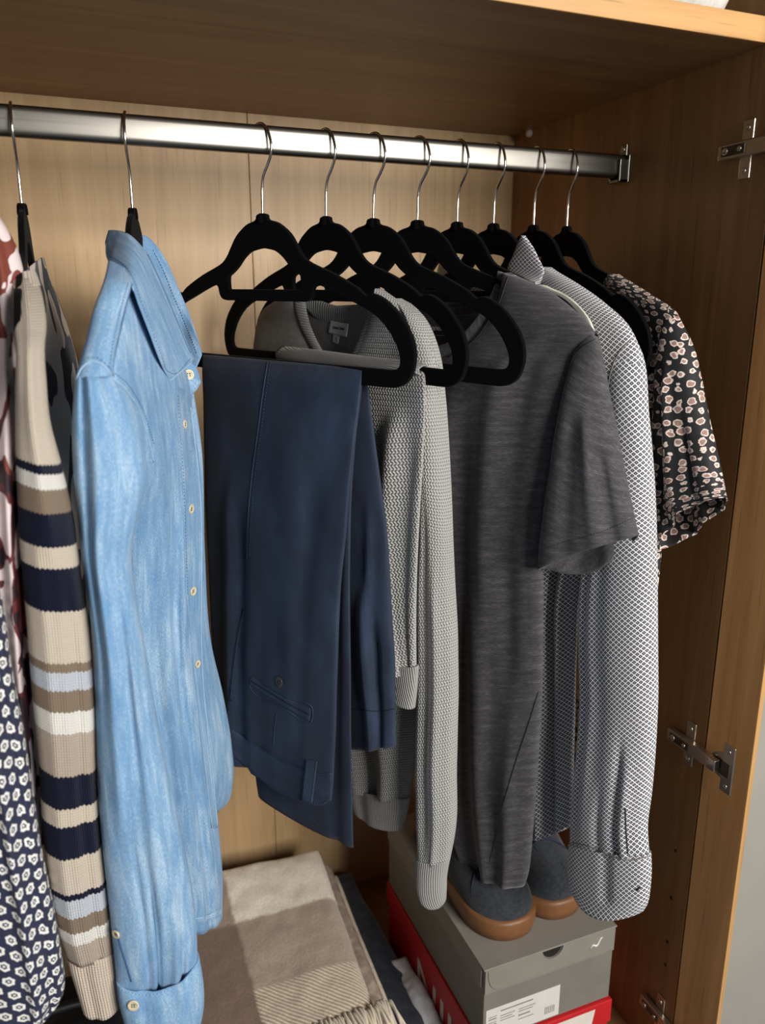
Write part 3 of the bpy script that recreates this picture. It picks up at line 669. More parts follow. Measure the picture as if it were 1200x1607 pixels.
for nm, ob, pts, dash in (
    ('collar_edge', cl, [(166, 380), (168, 404), (175, 417), (190, 426), (203, 440), (214, 474), (224, 500), (235, 530), (246, 560), (257, 585), (266, 596), (276, 590), (303, 566)], 0),
    ('collar_stitching', cl, [(172, 401), (186, 409), (200, 422), (211, 442), (221, 472), (232, 500), (243, 530), (254, 560), (264, 583), (270, 586), (300, 562)], .0035),
    ('collar_shade_edge', cl, [(231, 400), (245, 428), (259, 460), (275, 498), (288, 530), (299, 554)], 0), ('far_leaf_stitching', cl2, [(240, 392), (256, 424), (272, 464), (288, 502), (301, 534), (309, 556)], .0035),  # first line is a shadow edge painted along the collar's top fold
    ('yoke_seam', yoke, [(207, 446), (197, 482), (188, 520), (182, 552), (178, 580)], 0), ('yoke_stitching', yoke, [(201, 444), (191, 480), (181, 520), (175, 552), (171, 582)], .0035),
    ('shoulder_stitching', yoke, [(124, 576), (134, 564), (150, 561), (165, 570), (176, 582)], .0035),
    ('placket_stitching', pk, [(279, 620), (281, 660), (286, 720), (290, 800), (292, 870), (295, 935)], .004), ('placket_edge', pk, [(299, 640), (308, 712), (315, 790), (316.5, 870), (316, 940), (316, 1000), (320, 1090), (332, 1200), (341, 1296)], 0),
    ('hem_stitching', hem, [(304, 1444), (320, 1441), (336, 1435), (346, 1428)], .0035)):
    seam(nm, [ob], pts, (.0006 if not dash else .0004), 'stitch_pale' if nm in ('collar_edge', 'placket_edge', 'hem_stitching') else 'stitch_blue', ds, .0006, dash)
seam('armhole_seam', [sl, fp, yoke], [(119, 597), (130, 575), (142, 567), (156, 570), (168, 580), (178, 594), (192, 605), (205, 622), (217, 640), (227, 668), (235, 697), (241, 725)], .0007, 'stitch_pale', ds)
seam('armhole_stitching', [sl, fp, yoke], [(180, 586), (198, 600), (212, 620), (224, 642), (234, 672), (243, 702)], .00045, 'stitch_blue', ds, .0006, .0035)
seam('cuff_seam', [cf], [(186, 1545), (205, 1551), (225, 1554), (247, 1552), (270, 1541), (293, 1524), (309, 1508)], .0007, 'stitch_blue', ds, .001)
seam('cuff_stitching', [cf], [(187, 1552), (205, 1558), (225, 1562), (247, 1560), (271, 1549), (294, 1532), (311, 1515)], .00045, 'stitch_pale', ds, .0006, .0035)
seam('sleeve_placket_seam', [sl], [(183, 1458), (190, 1486), (198, 1512), (206, 1540)], .0008, 'stitch_blue', ds)
for x, y, r in ((296, 588, .0058), (290, 666, .0052), (300, 799, .0056), (303, 928, .0056), (310, 1042, .005)):
    button([stand, cl, pk, fp] if y > 600 else [stand], x, y, r, 'button', ds)
button([cf], 209, 1578, .0056, 'button', ds); button([sl], 182, 1466, .0045, 'button', ds)

# --- striped sweater
ss = thing('striped_sweater', 'cream knit sweater with navy, taupe and white striped sleeve', 'sweater', (-.75, -.4, -.19))
bd = loft('body', FRONT, [(40, 428, -.12, 68, 404, -.38), (34, 470, -.09, 79, 440, -.38), (30, 520, -.05, 94, 478, -.38), (30, 600, -.05, 110, 525, -.39), (34, 700, -.05, 124, 580, -.39), (40, 800, -.05, 134, 720, -.38), (60, 950, -.05, 140, 900, -.38), (80, 1150, -.05, 148, 1100, -.38), (100, 1400, -.05, 160, 1350, -.38)],
          'intarsia', ss, .03, .02, wr=.003, seed=11, nu=30, nv=60, cap=False)
ssl = loft('sleeve', FRONT, [(22, 440, -.08, 58, 436, -.09), (20, 475, -.035, 68, 470, -.045), (22, 515, .0, 73, 512, -.005), (25, 555, .03, 70, 556, .025), (24, 600, .035, 73, 600, .03), (24, 645, .03, 77, 650, .03), (25, 723, .03, 98, 735, .03), (29, 807, .03, 116, 815, .03), (32, 860, .03, 123, 868, .03), (42, 976, .03, 140, 986, .03), (51, 1092, .03, 149, 1100, .03), (60, 1185, .03, 151, 1190, .03), (67, 1302, .03, 158, 1296, .03), (79, 1395, .03, 168, 1385, .03), (93, 1465, .03, 176, 1455, .03), (103, 1497, .03, 180, 1488, .03)],
'stripes', ss, [.014, .016, .018, .02, .022, .024, .026, .028, .028, .028, .028, .028, .028, .026, .024, .02], .024, folds=[(.5, .5, .18, .006, 0, .35), (.3, .3, .1, .003, .3, 1), (.75, .7, .1, -.004, .4, 1)], wr=.0025, ws=(10, 5), seed=12, uvs=1.5, nu=40, nv=120, rowuv=True)
scf = loft('cuff', FRONT, [(102, 1492, .03, 181, 1484, .03), (107, 1512, .03, 183, 1508, .03), (116, 1540, .03, 185, 1535, .03), (124, 1565, .03, 187, 1556, .03), (129, 1581, .03, 188, 1568, .03)], 'rib_cream', ss, .018, .018, uvs=1.5, folds=[(.35, .35, .12, -.003, 0, 1)], wr=.001, seed=13, nu=34, nv=30, cap=False, bow=.004, thick=.003)
nr = loft('neck_rib', FRONT, [(21, 430, -.095, 55, 424, -.1), (20, 440, -.08, 60, 436, -.09), (20, 452, -.065, 64, 448, -.075)], 'rib_cream', ss, .017, .014, wr=.0005, nu=20, nv=16)
nr2 = loft('neck_rib_far', FRONT, [(64, 410, -.36, 68, 410, -.36), (67, 425, -.36, 75, 428, -.37), (70, 445, -.36, 80, 450, -.37), (70, 475, -.36, 84, 480, -.37)], 'rib_cream', ss, .008, .006, wr=.0005, nu=14, nv=16)

# --- burgundy blouse and navy floral dress at the left edge
bb = thing('printed_blouse', 'burgundy and white blotch print blouse behind the striped sweater', 'blouse', (-.83, -.42, -.2))
loft('body', FRONT, [(-80, 330, -.09, 1, 342, -.09), (-80, 375, -.09, 24, 382, -.09), (-80, 420, -.09, 36, 420, -.09), (-70, 520, -.06, 38, 520, -.06), (-70, 640, -.01, 40, 640, -.01), (-70, 800, .01, 44, 800, .01), (-60, 900, .01, 48, 900, .01), (-40, 1060, .0, 56, 1060, .0), (-10, 1180, .0, 66, 1200, .0), (0, 1300, .0, 76, 1320, .0)],
     'blotches', bb, .02, .02, folds=[(.72, .78, .05, .012, 0, 1), (.88, .9, .04, -.008, .1, 1), (.55, .6, .05, -.01, 0, 1)], wr=.003, seed=15, nu=30, nv=70)
fd = thing('floral_dress', 'navy dress with small white flower print, at the lower left', 'dress', (-.85, -.5, -.5))
loft('body', FRONT, [(-230, 420, -.08, -150, 420, -.08), (-215, 480, -.03, -120, 480, -.03), (-190, 600, .01, -75, 600, .01), (-150, 750, .02, -36, 755, .02), (-105, 870, .03, -8, 880, .03), (-90, 950, .03, 6, 955, .03), (-80, 1046, .035, 19, 1050, .035), (-75, 1139, .04, 37, 1145, .04), (-70, 1232, .045, 51, 1237, .045), (-62, 1325, .05, 65, 1328, .05), (-55, 1418, .05, 84, 1422, .05), (-48, 1500, .05, 97, 1500, .05), (-36, 1570, .05, 100, 1548, .05), (-20, 1630, .05, 72, 1580, .05), (-10, 1650, .05, 55, 1592, .05)],
     'daisies', fd, [.01, .02, .03, .03, .03, .03, .03, .03, .03, .03, .03, .03, .03, .03, .03], .02, folds=[(.6, .7, .06, .01, 0, 1), (.82, .86, .04, -.006, .2, 1)], wr=.003, seed=16, nu=34, nv=90)

# --- navy trousers over the bar of the third hanger
P3 = hplane(2); tr = thing('navy_trousers', 'navy cotton trousers folded over a hanger bar', 'trousers', (-.4967, ROD_Y, -.35))
A = loft('front_fold', P3, [(318, 556, .002, 567, 578, .002), (318, 575, .008, 566, 595, .008), (320, 630, .012, 561, 645, .012), (321, 700, .015, 553, 710, .015), (324, 800, .018, 543, 820, .018), (330, 938, .02, 532, 945, .02), (336, 1043, .021, 528, 1060, .021), (342, 1121, .022, 524, 1185, .022), (346, 1160, .022, 521, 1240, .022), (350, 1176, .022, 519, 1256, .022)],
         'navy', tr, [.002, .006, .008, .009, .01, .011, .011, .01, .009, .008], [.001, .004, .008, .01, .011, .012, .012, .011, .01, .01],
         folds=[(.3, .18, .06, .007, .2, 1), (.36, .26, .04, -.007, .25, 1), (.62, .8, .1, .004, .1, 1), (.85, .75, .05, -.004, .2, .9), (.5, .45, .05, -.004, .55, 1)], wr=.0028, ws=(13, 7), seed=21, nu=44, nv=120, bow=.012)
B = loft('folded_leg', P3, [(480, 572, -.001, 569, 580, -.001), (476, 600, .001, 568, 602, .001), (470, 690, .003, 558, 690, .003), (455, 790, .004, 551, 790, .004), (440, 890, .005, 549, 890, .005), (420, 1040, .006, 550, 1040, .006), (402, 1150, .006, 551, 1200, .006), (401, 1215, .006, 553, 1290, .006), (406, 1248, .006, 554, 1330, .006)],
         'navy', tr, [.001, .004, .006, .006, .006, .006, .006, .006, .006], .004, folds=[(.88, .86, .05, -.004, .05, 1)], wr=.0015, seed=22, nu=34, nv=90, bow=.004)
D_ = loft('back_leg', P3, [(480, 574, -.004, 573, 582, -.004), (482, 600, -.01, 577, 606, -.01), (490, 660, -.014, 586, 672, -.014), (500, 729, -.016, 594, 734, -.016), (505, 834, -.018, 607, 836, -.018), (510, 938, -.019, 614, 938, -.019), (520, 1043, -.02, 620, 1043, -.02), (532, 1110, -.02, 621, 1110, -.02), (540, 1172, -.02, 621, 1170, -.02)],
         'navy', tr, [.001, .004, .006, .008, .01, .011, .012, .012, .011], .004, folds=[(.7, .66, .06, .006, .5, 1), (.84, .8, .04, -.006, .6, 1), (.95, .6, .05, .004, .3, .8)], wr=.003, ws=(14, 9), seed=23, nu=34, nv=80, bow=.001)
wb = patch('waistband', [A], [(361, 1143, 347, 1171), (390, 1162, 386, 1203), (421, 1180, 425, 1236), (450, 1195, 458, 1253), (473, 1206, 489, 1263), (497, 1214, 506, 1264), (521, 1213, 519, 1254)], 'navy', tr, .002, 10, 40)
bl = patch('belt_loop', [wb, A], [(480, 1192, 498, 1195), (476, 1225, 494, 1228), (473, 1256, 490, 1260)], 'navy', tr, .002, 6, 16, lift=.0012)
bl2 = patch('belt_loop', [wb, A], [(348, 1112, 360, 1116), (346, 1140, 357, 1143), (345, 1164, 356, 1172)], 'navy', tr, .002, 6, 16, lift=.0012)
pw = patch('welt_pocket', [A], [(393, 1063, 391, 1073), (420, 1079, 416, 1090), (450, 1096, 446, 1109), (489, 1113, 486, 1132)], 'navy', tr, .0012, 8, 26)
ps = patch('side_pocket_opening', [A], [(380, 952, 384, 953), (372, 990, 377, 991), (364, 1043, 369, 1044), (358, 1100, 363, 1101)], 'navy_dark', tr, .0004, 4, 24)  # flat dark strip painting the shade inside the opening
for nm, ob, pts, dash in (
    ('side_seam', A, [(421, 560), (411, 625), (404, 680), (397, 730), (390, 800), (387, 881)], 0), ('side_stitching', A, [(425, 562), (416, 625), (409, 680), (402, 730), (395, 800), (391, 875)], .004),
    ('pocket_edge', A, [(385, 950), (379, 975), (373, 1005), (367, 1050), (361, 1105)], 0), ('welt_edge', A, [(392, 1062), (420, 1077), (450, 1094), (490, 1112), (488, 1133), (446, 1112), (392, 1076), (392, 1062)], 0),
    ('welt_slit', pw, [(394, 1069), (420, 1085), (448, 1102), (486, 1122)], 0), ('dart_seam', A, [(434, 1119), (431, 1142), (429, 1170)], 0),
    ('waistband_seam', wb, [(363, 1144), (390, 1163), (421, 1181), (450, 1196), (473, 1207), (497, 1215), (520, 1214)], 0), ('waistband_stitching', wb, [(352, 1170), (386, 1200), (425, 1233), (458, 1250), (489, 1260), (506, 1261), (517, 1253)], .004),
    ('loop_stitching', bl, [(482, 1194), (478, 1225), (475, 1254)], .003), ('loop_stitching', bl, [(496, 1196), (492, 1228), (488, 1258)], .003),
    ('leg_hem_stitching', B, [(404, 1225), (440, 1252), (480, 1280), (515, 1302), (552, 1306)], .004), ('back_leg_hem', D_, [(548, 1112), (575, 1115), (600, 1116), (620, 1112)], 0), ('back_leg_hem_stitching', D_, [(551, 1165), (575, 1168), (600, 1170), (618, 1168)], .004)):
    seam(nm, [ob], pts, (.0006 if not dash else .00045), 'navy_dark' if nm in ('welt_slit', 'back_leg_hem') else 'stitch_navy', tr, .0005, dash)
button([A], 438, 1070, .0072, 'dark_button', tr, 'dark horn button')

# --- silver grey knit draped over the bar of the fourth hanger
P4 = hplane(3); dk = thing('draped_knit', 'silver grey knit sweater draped over a hanger bar behind the navy trousers', 'sweater', (-.4205, ROD_Y, -.34))
K = loft('front_drape', P4, [(436, 552, .0, 664, 577, 0), (435, 565, .004, 666, 590, .004), (440, 620, .006, 666, 640, .006), (450, 700, .006, 663, 710, .006), (470, 800, .007, 657, 810, .007), (500, 900, .008, 653, 900, .008), (540, 980, .008, 652, 980, .008), (590, 1052, .007, 652, 1060, .007)],
         'knit_light', dk, [.004, .006, .008, .009, .009, .009, .009, .008], [.004, .006, .008, .01, .01, .01, .01, .01], folds=[(.88, .72, .05, .010, .1, 1), (.8, .58, .035, -.008, .15, 1), (.96, .9, .03, -.004, .2, 1), (.5, .4, .1, .006, .2, 1)], wr=.002, seed=31, nu=44, nv=90, uvs=.8)
loft('top_fold', P4, [(436, 560, .0, 445, 543, -.004), (438, 563, .004, 500, 549, -.004), (480, 570, .006, 560, 557, -.004), (560, 577, .007, 625, 564, -.004), (632, 584, .007, 656, 567, -.004), (660, 588, .006, 667, 573, -.002)], 'knit_light', dk, .008, .006, wr=.001, seed=33, nu=16, nv=40, uvr=math.pi / 2)
loft('cuff', P4, [(582, 1038, .008, 655, 1046, .008), (590, 1065, .008, 653, 1078, .008), (606, 1092, .008, 649, 1112, .008)], 'rib_light', dk, .011, .010, wr=.0008, seed=32, nu=30, nv=24, cap=False, thick=.002)

# --- grey V-neck cardigan between the fourth and fifth hangers
PC = Plane(-.392, ROD_Y, (-math.cos(R(23)), -math.sin(R(23))))
vc = thing('v_neck_sweater', 'grey V-neck knit sweater with white neck label behind the draped knit', 'sweater', (-.392, ROD_Y, -.28))
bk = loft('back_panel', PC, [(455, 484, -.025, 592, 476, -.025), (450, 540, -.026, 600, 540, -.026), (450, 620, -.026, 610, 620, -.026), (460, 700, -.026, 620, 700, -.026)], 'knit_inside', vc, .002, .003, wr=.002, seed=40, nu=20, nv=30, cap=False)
cb = loft('body', PC, [(396, 560, -.005, 688, 572, -.005), (396, 600, -.004, 690, 610, -.004), (398, 680, -.002, 690, 690, -.002), (410, 850, 0, 684, 850, 0), (440, 1000, 0, 672, 1010, 0), (490, 1120, 0, 660, 1120, 0), (536, 1200, 0, 648, 1210, 0), (545, 1236, 0, 641, 1256, 0)],
          'knit_grey', vc, .012, .014, folds=[(.8, .72, .1, .009, 0, 1), (.6, .5, .08, -.008, .2, 1), (.3, .25, .1, .006, .1, 1)], wr=.002, seed=41, nu=40, nv=90, cap=False)
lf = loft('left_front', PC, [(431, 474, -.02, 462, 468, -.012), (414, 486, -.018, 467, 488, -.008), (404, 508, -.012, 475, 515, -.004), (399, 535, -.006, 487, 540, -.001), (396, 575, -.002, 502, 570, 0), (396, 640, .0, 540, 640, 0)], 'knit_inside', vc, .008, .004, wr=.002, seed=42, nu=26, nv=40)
rf = loft('right_front', PC, [(588, 453, -.01, 597, 453, -.014), (591, 468, -.006, 622, 470, -.012), (588, 490, -.004, 650, 494, -.01), (580, 515, -.002, 668, 518, -.008), (568, 540, 0, 680, 545, -.006), (556, 562, .001, 687, 574, -.004), (530, 640, .001, 692, 650, -.002)], 'knit_light', vc, .012, .006, wr=.0015, seed=43, nu=30, nv=50)
csl = loft('sleeve', PC, [(620, 470, -.012, 622, 468, -.016), (640, 500, .0, 662, 504, -.01), (655, 560, .006, 684, 560, -.006), (664, 620, .008, 692, 620, -.004), (667, 700, .008, 699, 700, -.002), (666, 813, .01, 706, 830, 0), (661, 938, .012, 711, 938, 0), (659, 1043, .012, 714, 1043, 0), (657, 1200, .014, 713, 1200, 0), (657, 1300, .014, 711, 1300, 0), (657, 1350, .014, 701, 1355, 0)],
           'knit_light', vc, [.004, .008, .014, .016, .018, .018, .018, .018, .018, .016, .013], .016, folds=[(.4, .35, .12, -.004, .3, .9), (.75, .7, .1, .004, .4, 1)], wr=.0022, ws=(10, 7), seed=44, nu=34, nv=110)
ccf = loft('cuff', PC, [(656, 1346, .014, 703, 1350, 0), (656, 1372, .014, 698, 1378, 0), (658, 1400, .014, 697, 1403, 0), (664, 1417, .014, 695, 1418, 0), (672, 1425, .012, 690, 1425, .002)], 'rib_light', vc, [.014, .014, .013, .01, .006], .013, wr=.0008, seed=45, nu=26, nv=30, cap=False, thick=.002)
loft('hem_rib', PC, [(545, 1232, 0.002, 642, 1252, .002), (550, 1255, .002, 637, 1278, .002), (558, 1272, .002, 629, 1302, .002)], 'rib_light', vc, .012, .014, wr=.0008, folds=[(.3, .3, .1, -.003, 0, 1)], seed=46, nu=34, nv=24, cap=False, bow=.006)
nb = loft('neck_rib', PC, [(462, 466, -.012, 477, 470, -.014), (464, 485, -.006, 480, 488, -.008), (470, 505, -.002, 485, 508, -.004), (480, 528, .0, 494, 530, 0), (493, 552, .002, 505, 550, .002), (512, 585, .004, 522, 580, .004), (524, 610, .004, 530, 600, .004)], 'rib_dark', vc, .004, .004, wr=.0004, nu=14, nv=40, uvr=math.pi / 2)
nb2 = loft('neck_rib', PC, [(577, 482, -.008, 593, 462, -.008), (576, 500, -.004, 591, 492, -.004), (567, 525, -.001, 584, 518, -.001), (556, 550, .002, 573, 545, .002), (540, 580, .004, 556, 575, .004), (526, 604, .005, 538, 608, .005)], 'rib_dark', vc, .004, .004, wr=.0004, nu=14, nv=40, uvr=math.pi / 2)
nb3 = loft('neck_rib_back', PC, [(476, 462, -.02, 478, 480, -.02), (490, 466, -.024, 492, 497, -.024), (512, 475, -.026, 512, 508, -.026), (540, 481, -.026, 541, 512, -.026), (562, 477, -.025, 565, 507, -.025), (582, 466, -.02, 582, 492, -.02)], 'rib_dark', vc, .004, .003, wr=.0004, nu=14, nv=40, uvr=math.pi / 2)
lb = patch('neck_label', [bk, nb3], [(519, 503, 515, 522), (533, 506, 529, 526), (547, 508, 544, 529)], 'white_label', vc, .0008, 8, 12, lift=.002); lb['label'] = 'small white neck label'
lt = patch('size_tab', [bk, nb3], [(523, 523, 521, 537), (528, 525, 526, 539), (533, 527, 530, 540)], 'white_label', vc, .0006, 6, 8, lift=.0015)
def write(name, body, objs, x, y, dx, size, mat, parent, lift=.0012, slope=0.):
    """lettering lying on cloth: runs along the picture's +x there"""
    p, n = on(objs, x, y, lift); q, _ = on(objs, x + dx, y + dx * slope, lift)
    if p is None or q is None: return
    a = Vector(q - p).normalized(); n = Vector(n); n = (n - a * n.dot(a)).normalized(); b = n.cross(a)
    o = link(name, text_mesh(name, body, size), mat, None); o.matrix_world = Matrix.Translation(p) @ Matrix((a, b, n)).transposed().to_4x4()
    mw = o.matrix_basis.copy(); o.parent = parent; o.matrix_parent_inverse = parent.matrix_basis.inverted(); return o
write('label_lettering', 'DAHLTIME', [lb], 531, 515.5, 8, .0048, 'ink', vc, .0006, .17)
write('size_lettering', 'S', [lt], 527, 532, 4, .004, 'grey_ink', vc, .0006, .2)

# --- charcoal tee on the sixth hanger
P6 = hplane(5); te = thing('charcoal_tee', 'charcoal heather short sleeve T-shirt with round neck', 'T-shirt', (-.3022, ROD_Y, -.24))
tb = loft('body', P6, [(790, 428, .002, 800, 430, .002), (786, 455, .006, 862, 458, .002), (773, 494, .008, 912, 498, .004), (752, 520, .008, 932, 522, .004), (720, 542, .008, 912, 548, 0), (670, 560, .008, 896, 580, .002), (662, 620, .008, 882, 630, .004), (662, 720, .008, 868, 720, .006), (668, 840, .008, 853, 840, .008), (675, 950, .008, 852, 950, .008), (680, 1050, .008, 851, 1060, .008), (685, 1150, .008, 846, 1160, .008), (695, 1250, .008, 839, 1260, .008), (705, 1300, .008, 834, 1320, .008), (716, 1335, .008, 827, 1375, .008), (722, 1352, .008, 822, 1390, .008)],
          'heather', te, [.006, .010, .012, .012, .012, .012, .013, .014, .014, .014, .014, .014, .014, .013, .012, .012], .012,
          folds=[(.62, .52, .07, .004, .1, .7), (.78, .74, .07, -.004, .12, .75), (.42, .32, .07, -.004, .25, 1), (.3, .2, .08, .004, .2, 1), (.52, .6, .08, -.004, .5, 1), (.72, .78, .07, .005, .6, 1), (.08, .22, .15, -.013, .35, 1), (.45, .48, .1, .004, .5, 1)], wr=.0016, ws=(12, 3), seed=51, nu=50, nv=130, bow=.008, cap=False)
tbk = loft('back_panel', P6, [(640, 478, -.03, 790, 462, -.03), (640, 540, -.03, 800, 540, -.03), (650, 620, -.03, 820, 620, -.03)], 'heather', te, .002, .002, wr=.001, seed=55, nu=20, nv=24, cap=False)
tsl = loft('sleeve', P6, [(922, 514, .001, 938, 528, .002), (902, 556, .001, 946, 566, .0), (887, 610, .006, 954, 612, -.004), (875, 670, .012, 965, 664, -.002), (863, 745, .016, 979, 738, 0), (853, 820, .02, 992, 800, 0), (848, 862, .02, 998, 828, 0), (846, 893, .02, 1001, 840, 0)],
           'heather', te, [.006, .012, .016, .018, .02, .021, .02, .019], [.006, .010, .012, .014, .015, .015, .015, .015], folds=[(.6, .68, .09, .004, .3, 1), (.78, .82, .07, -.004, .45, 1), (.4, .35, .1, -.003, .3, 1)], wr=.0015, seed=52, nu=44, nv=70, cap=False, bow=-.004, bowb=.027, uvr=.5)
nbt = loft('neck_band', P6, [(781, 425, -.004, 797, 432, -.004), (777, 442, 0, 790, 450, 0), (771, 460, .004, 782, 473, .003), (760, 480, .008, 770, 496, .007), (745, 502, .012, 751, 524, .01), (728, 521, .015, 729, 543, .013), (705, 536, .017, 703, 558, .015), (680, 545, .018, 680, 566, .016), (655, 548, .018, 655, 570, .016)], 'heather', te, .003, .003, wr=.0003, nu=12, nv=44)
nbb = loft('neck_band_back', P6, [(640, 462, -.026, 640, 474, -.026), (664, 474, -.028, 663, 487, -.028), (700, 482, -.029, 700, 494, -.029), (740, 478, -.028, 742, 490, -.028), (770, 462, -.024, 774, 474, -.024), (782, 432, -.012, 790, 440, -.012)], 'heather', te, .002, .002, wr=.0002, nu=10, nv=30)
seam('neck_seam', [tb], [(797, 434), (791, 452), (783, 475), (770, 498), (751, 526), (729, 545), (703, 560)], .0006, 'ink', te)
seam('armhole_seam', [tsl, tb], [(934, 532), (920, 540), (906, 552), (895, 572), (886, 602), (877, 640), (868, 690), (860, 750), (852, 815)], .0006, 'ink', te)
seam('side_seam', [tb], [(845, 1085), (828, 1140), (808, 1200), (790, 1262), (776, 1320), (768, 1352)], .0006, 'ink', te)
seam('sleeve_stitching', [tsl], [(851, 862), (880, 852), (920, 842), (960, 828), (994, 812)], .0004, 'ink', te, .0005, .003)
seam('hem_stitching', [tb], [(760, 1352), (780, 1362), (800, 1366), (824, 1362)], .0004, 'ink', te, .0005, .003)
def write_flat(name, body, pl, x, y, o, size, mat, parent):
    a = Vector((-pl.n[1], pl.n[0], 0)); a = a if a.dot(Vector(_r)) > 0 else -a; b = Vector((0, 0, 1)); n = a.cross(b)
    ob = link(name, text_mesh(name, body, size), mat, None); ob.matrix_world = Matrix.Translation(pl.at(x, y, o)) @ Matrix((a, b, n)).transposed().to_4x4()
    ob.parent = parent; ob.matrix_parent_inverse = parent.matrix_basis.inverted(); return ob
write_flat('neck_lettering', 'EnnefKo', P6, 688, 515, -.0225, .0105, 'pale_ink', te)
write_flat('neck_lettering', '— —— —', P6, 688, 526, -.0225, .006, 'pale_ink', te)

# --- cream tee edge behind it
P7 = hplane(6); wt = thing('cream_tee', 'cream T-shirt showing only as a pale edge behind the charcoal tee', 'T-shirt', (-.2477, ROD_Y, -.24))
loft('body', P7, [(842, 446, .0, 856, 449, .0), (836, 464, -.002, 890, 465, .0), (836, 490, -.003, 914, 487, .0), (842, 530, -.004, 929, 511, .0), (846, 570, -.004, 936, 540, .0), (850, 640, .002, 938, 600, 0), (820, 760, -.004, 880, 740, -.002), (790, 900, -.004, 826, 900, -.002), (780, 1100, -.004, 816, 1100, 0), (770, 1220, -.004, 806, 1220, 0)], 'cream', wt, [.002, .002, .002, .003, .004, .004, .004, .004, .004, .004], .007, wr=.0012, seed=57, nu=26, nv=70)

# --- diamond print shirt on the eighth hanger
P8 = hplane(7); ps_ = thing('printed_shirt', 'white shirt with small grey diamond print and long sleeve', 'shirt', (-.1956, ROD_Y, -.24))
sb = loft('body', P8, [(848, 418, .0, 856, 420, 0), (843, 440, .004, 904, 446, 0), (845, 475, .006, 952, 480, 0), (850, 512, .008, 985, 512, 0), (855, 560, .008, 1003, 556, 0), (850, 640, .008, 985, 640, .002), (842, 760, .008, 960, 760, .004), (832, 850, .008, 930, 850, .004), (830, 920, .008, 908, 920, .004), (828, 1020, .008, 902, 1020, .004), (828, 1120, .008, 899, 1115, .004), (828, 1220, .008, 897, 1210, .004), (828, 1305, .008, 896, 1294, .004)],
          'diamonds', ps_, [.003, .008, .012, .014, .016, .016, .016, .016, .015, .014, .013, .013, .013], .014, folds=[(.3, .45, .06, .008, .3, 1), (.55, .68, .06, -.009, .3, 1), (.75, .85, .05, .005, .4, 1)], uvs=.92, wr=.002, seed=61, nu=40, nv=110, bow=.012)
ssv = loft('sleeve', P8, [(975, 512, .0, 988, 516, -.002), (962, 560, .004, 1005, 556, -.004), (948, 640, .008, 1014, 650, -.002), (938, 720, .01, 1020, 730, 0), (928, 820, .012, 1024, 820, 0), (914, 940, .014, 1026, 940, 0), (913, 1020, .015, 1027, 1020, 0), (914, 1100, .016, 1027, 1100, 0), (909, 1180, .018, 1024, 1180, 0), (902, 1250, .02, 1018, 1250, 0), (898, 1300, .02, 1013, 1300, 0), (897, 1325, .02, 1016, 1345, .002)],
           'diamonds', ps_, [.004, .012, .016, .018, .02, .021, .022, .022, .022, .021, .019, .017], [.004, .012, .016, .018, .02, .02, .02, .02, .02, .02, .018, .017],
           uvs=.92, folds=[(.35, .4, .12, -.003, .1, .8), (.2, .15, .05, -.004, .2, .9), (.7, .72, .03, -.008, .72, 1), (.45, .5, .04, -.004, .8, 1), (.85, .82, .05, .004, .75, 1)], wr=.002, seed=62, nu=40, nv=120)
scu = loft('cuff', P8, [(896, 1320, .021, 1018, 1340, .002), (894, 1350, .022, 1019, 1370, .002), (895, 1375, .022, 1017, 1398, .002), (899, 1394, .022, 1013, 1420, .002), (905, 1402, .022, 1006, 1432, .002)], 'diamonds', ps_, .019, .018, folds=[(.6, .62, .05, -.004, 0, .7)], uvs=.92, wr=.001, seed=63, nu=34, nv=34, cap=False, bow=.016, thick=.002)
stp = loft('collar', P8, [(819, 369, .012, 823, 370, .012), (812, 384, .014, 836, 388, .012), (804, 403, .016, 846, 408, .012), (796, 421, .018, 853, 422, .012), (815, 434, .018, 850, 436, .012), (840, 444, .016, 846, 446, .012)], 'diamonds', ps_, .003, .003, uvs=.92, wr=.0004, nu=14, nv=40)
loft('collar_far_leaf', P8, [(692, 404, -.02, 718, 400, -.02), (686, 425, -.02, 735, 420, -.02), (684, 450, -.02, 770, 440, -.02), (684, 475, -.02, 800, 465, -.02)], 'diamonds', ps_, .003, .003, uvs=.92, wr=.0008, nu=16, nv=30)
loft('back_panel', P8, [(664, 462, -.024, 850, 440, -.024), (650, 540, -.024, 860, 540, -.024), (660, 640, -.024, 860, 640, -.024)], 'diamonds', ps_, .003, .003, uvs=.92, wr=.001, nu=20, nv=24)
seam('armhole_seam', [sb, ssv], [(992, 530), (975, 548), (962, 572), (952, 620), (944, 680)], .0006, 'grey_ink', ps_)
seam('cuff_seam', [scu, ssv], [(898, 1322), (930, 1330), (960, 1344), (985, 1350), (1017, 1344)], .0008, 'grey_ink', ps_)
seam('sleeve_slit', [ssv], [(981, 1268), (982, 1300), (985, 1340)], .0008, 'ink', ps_); seam('buttonhole', [scu], [(998, 1397), (1005, 1392)], .0011, 'ink', ps_)

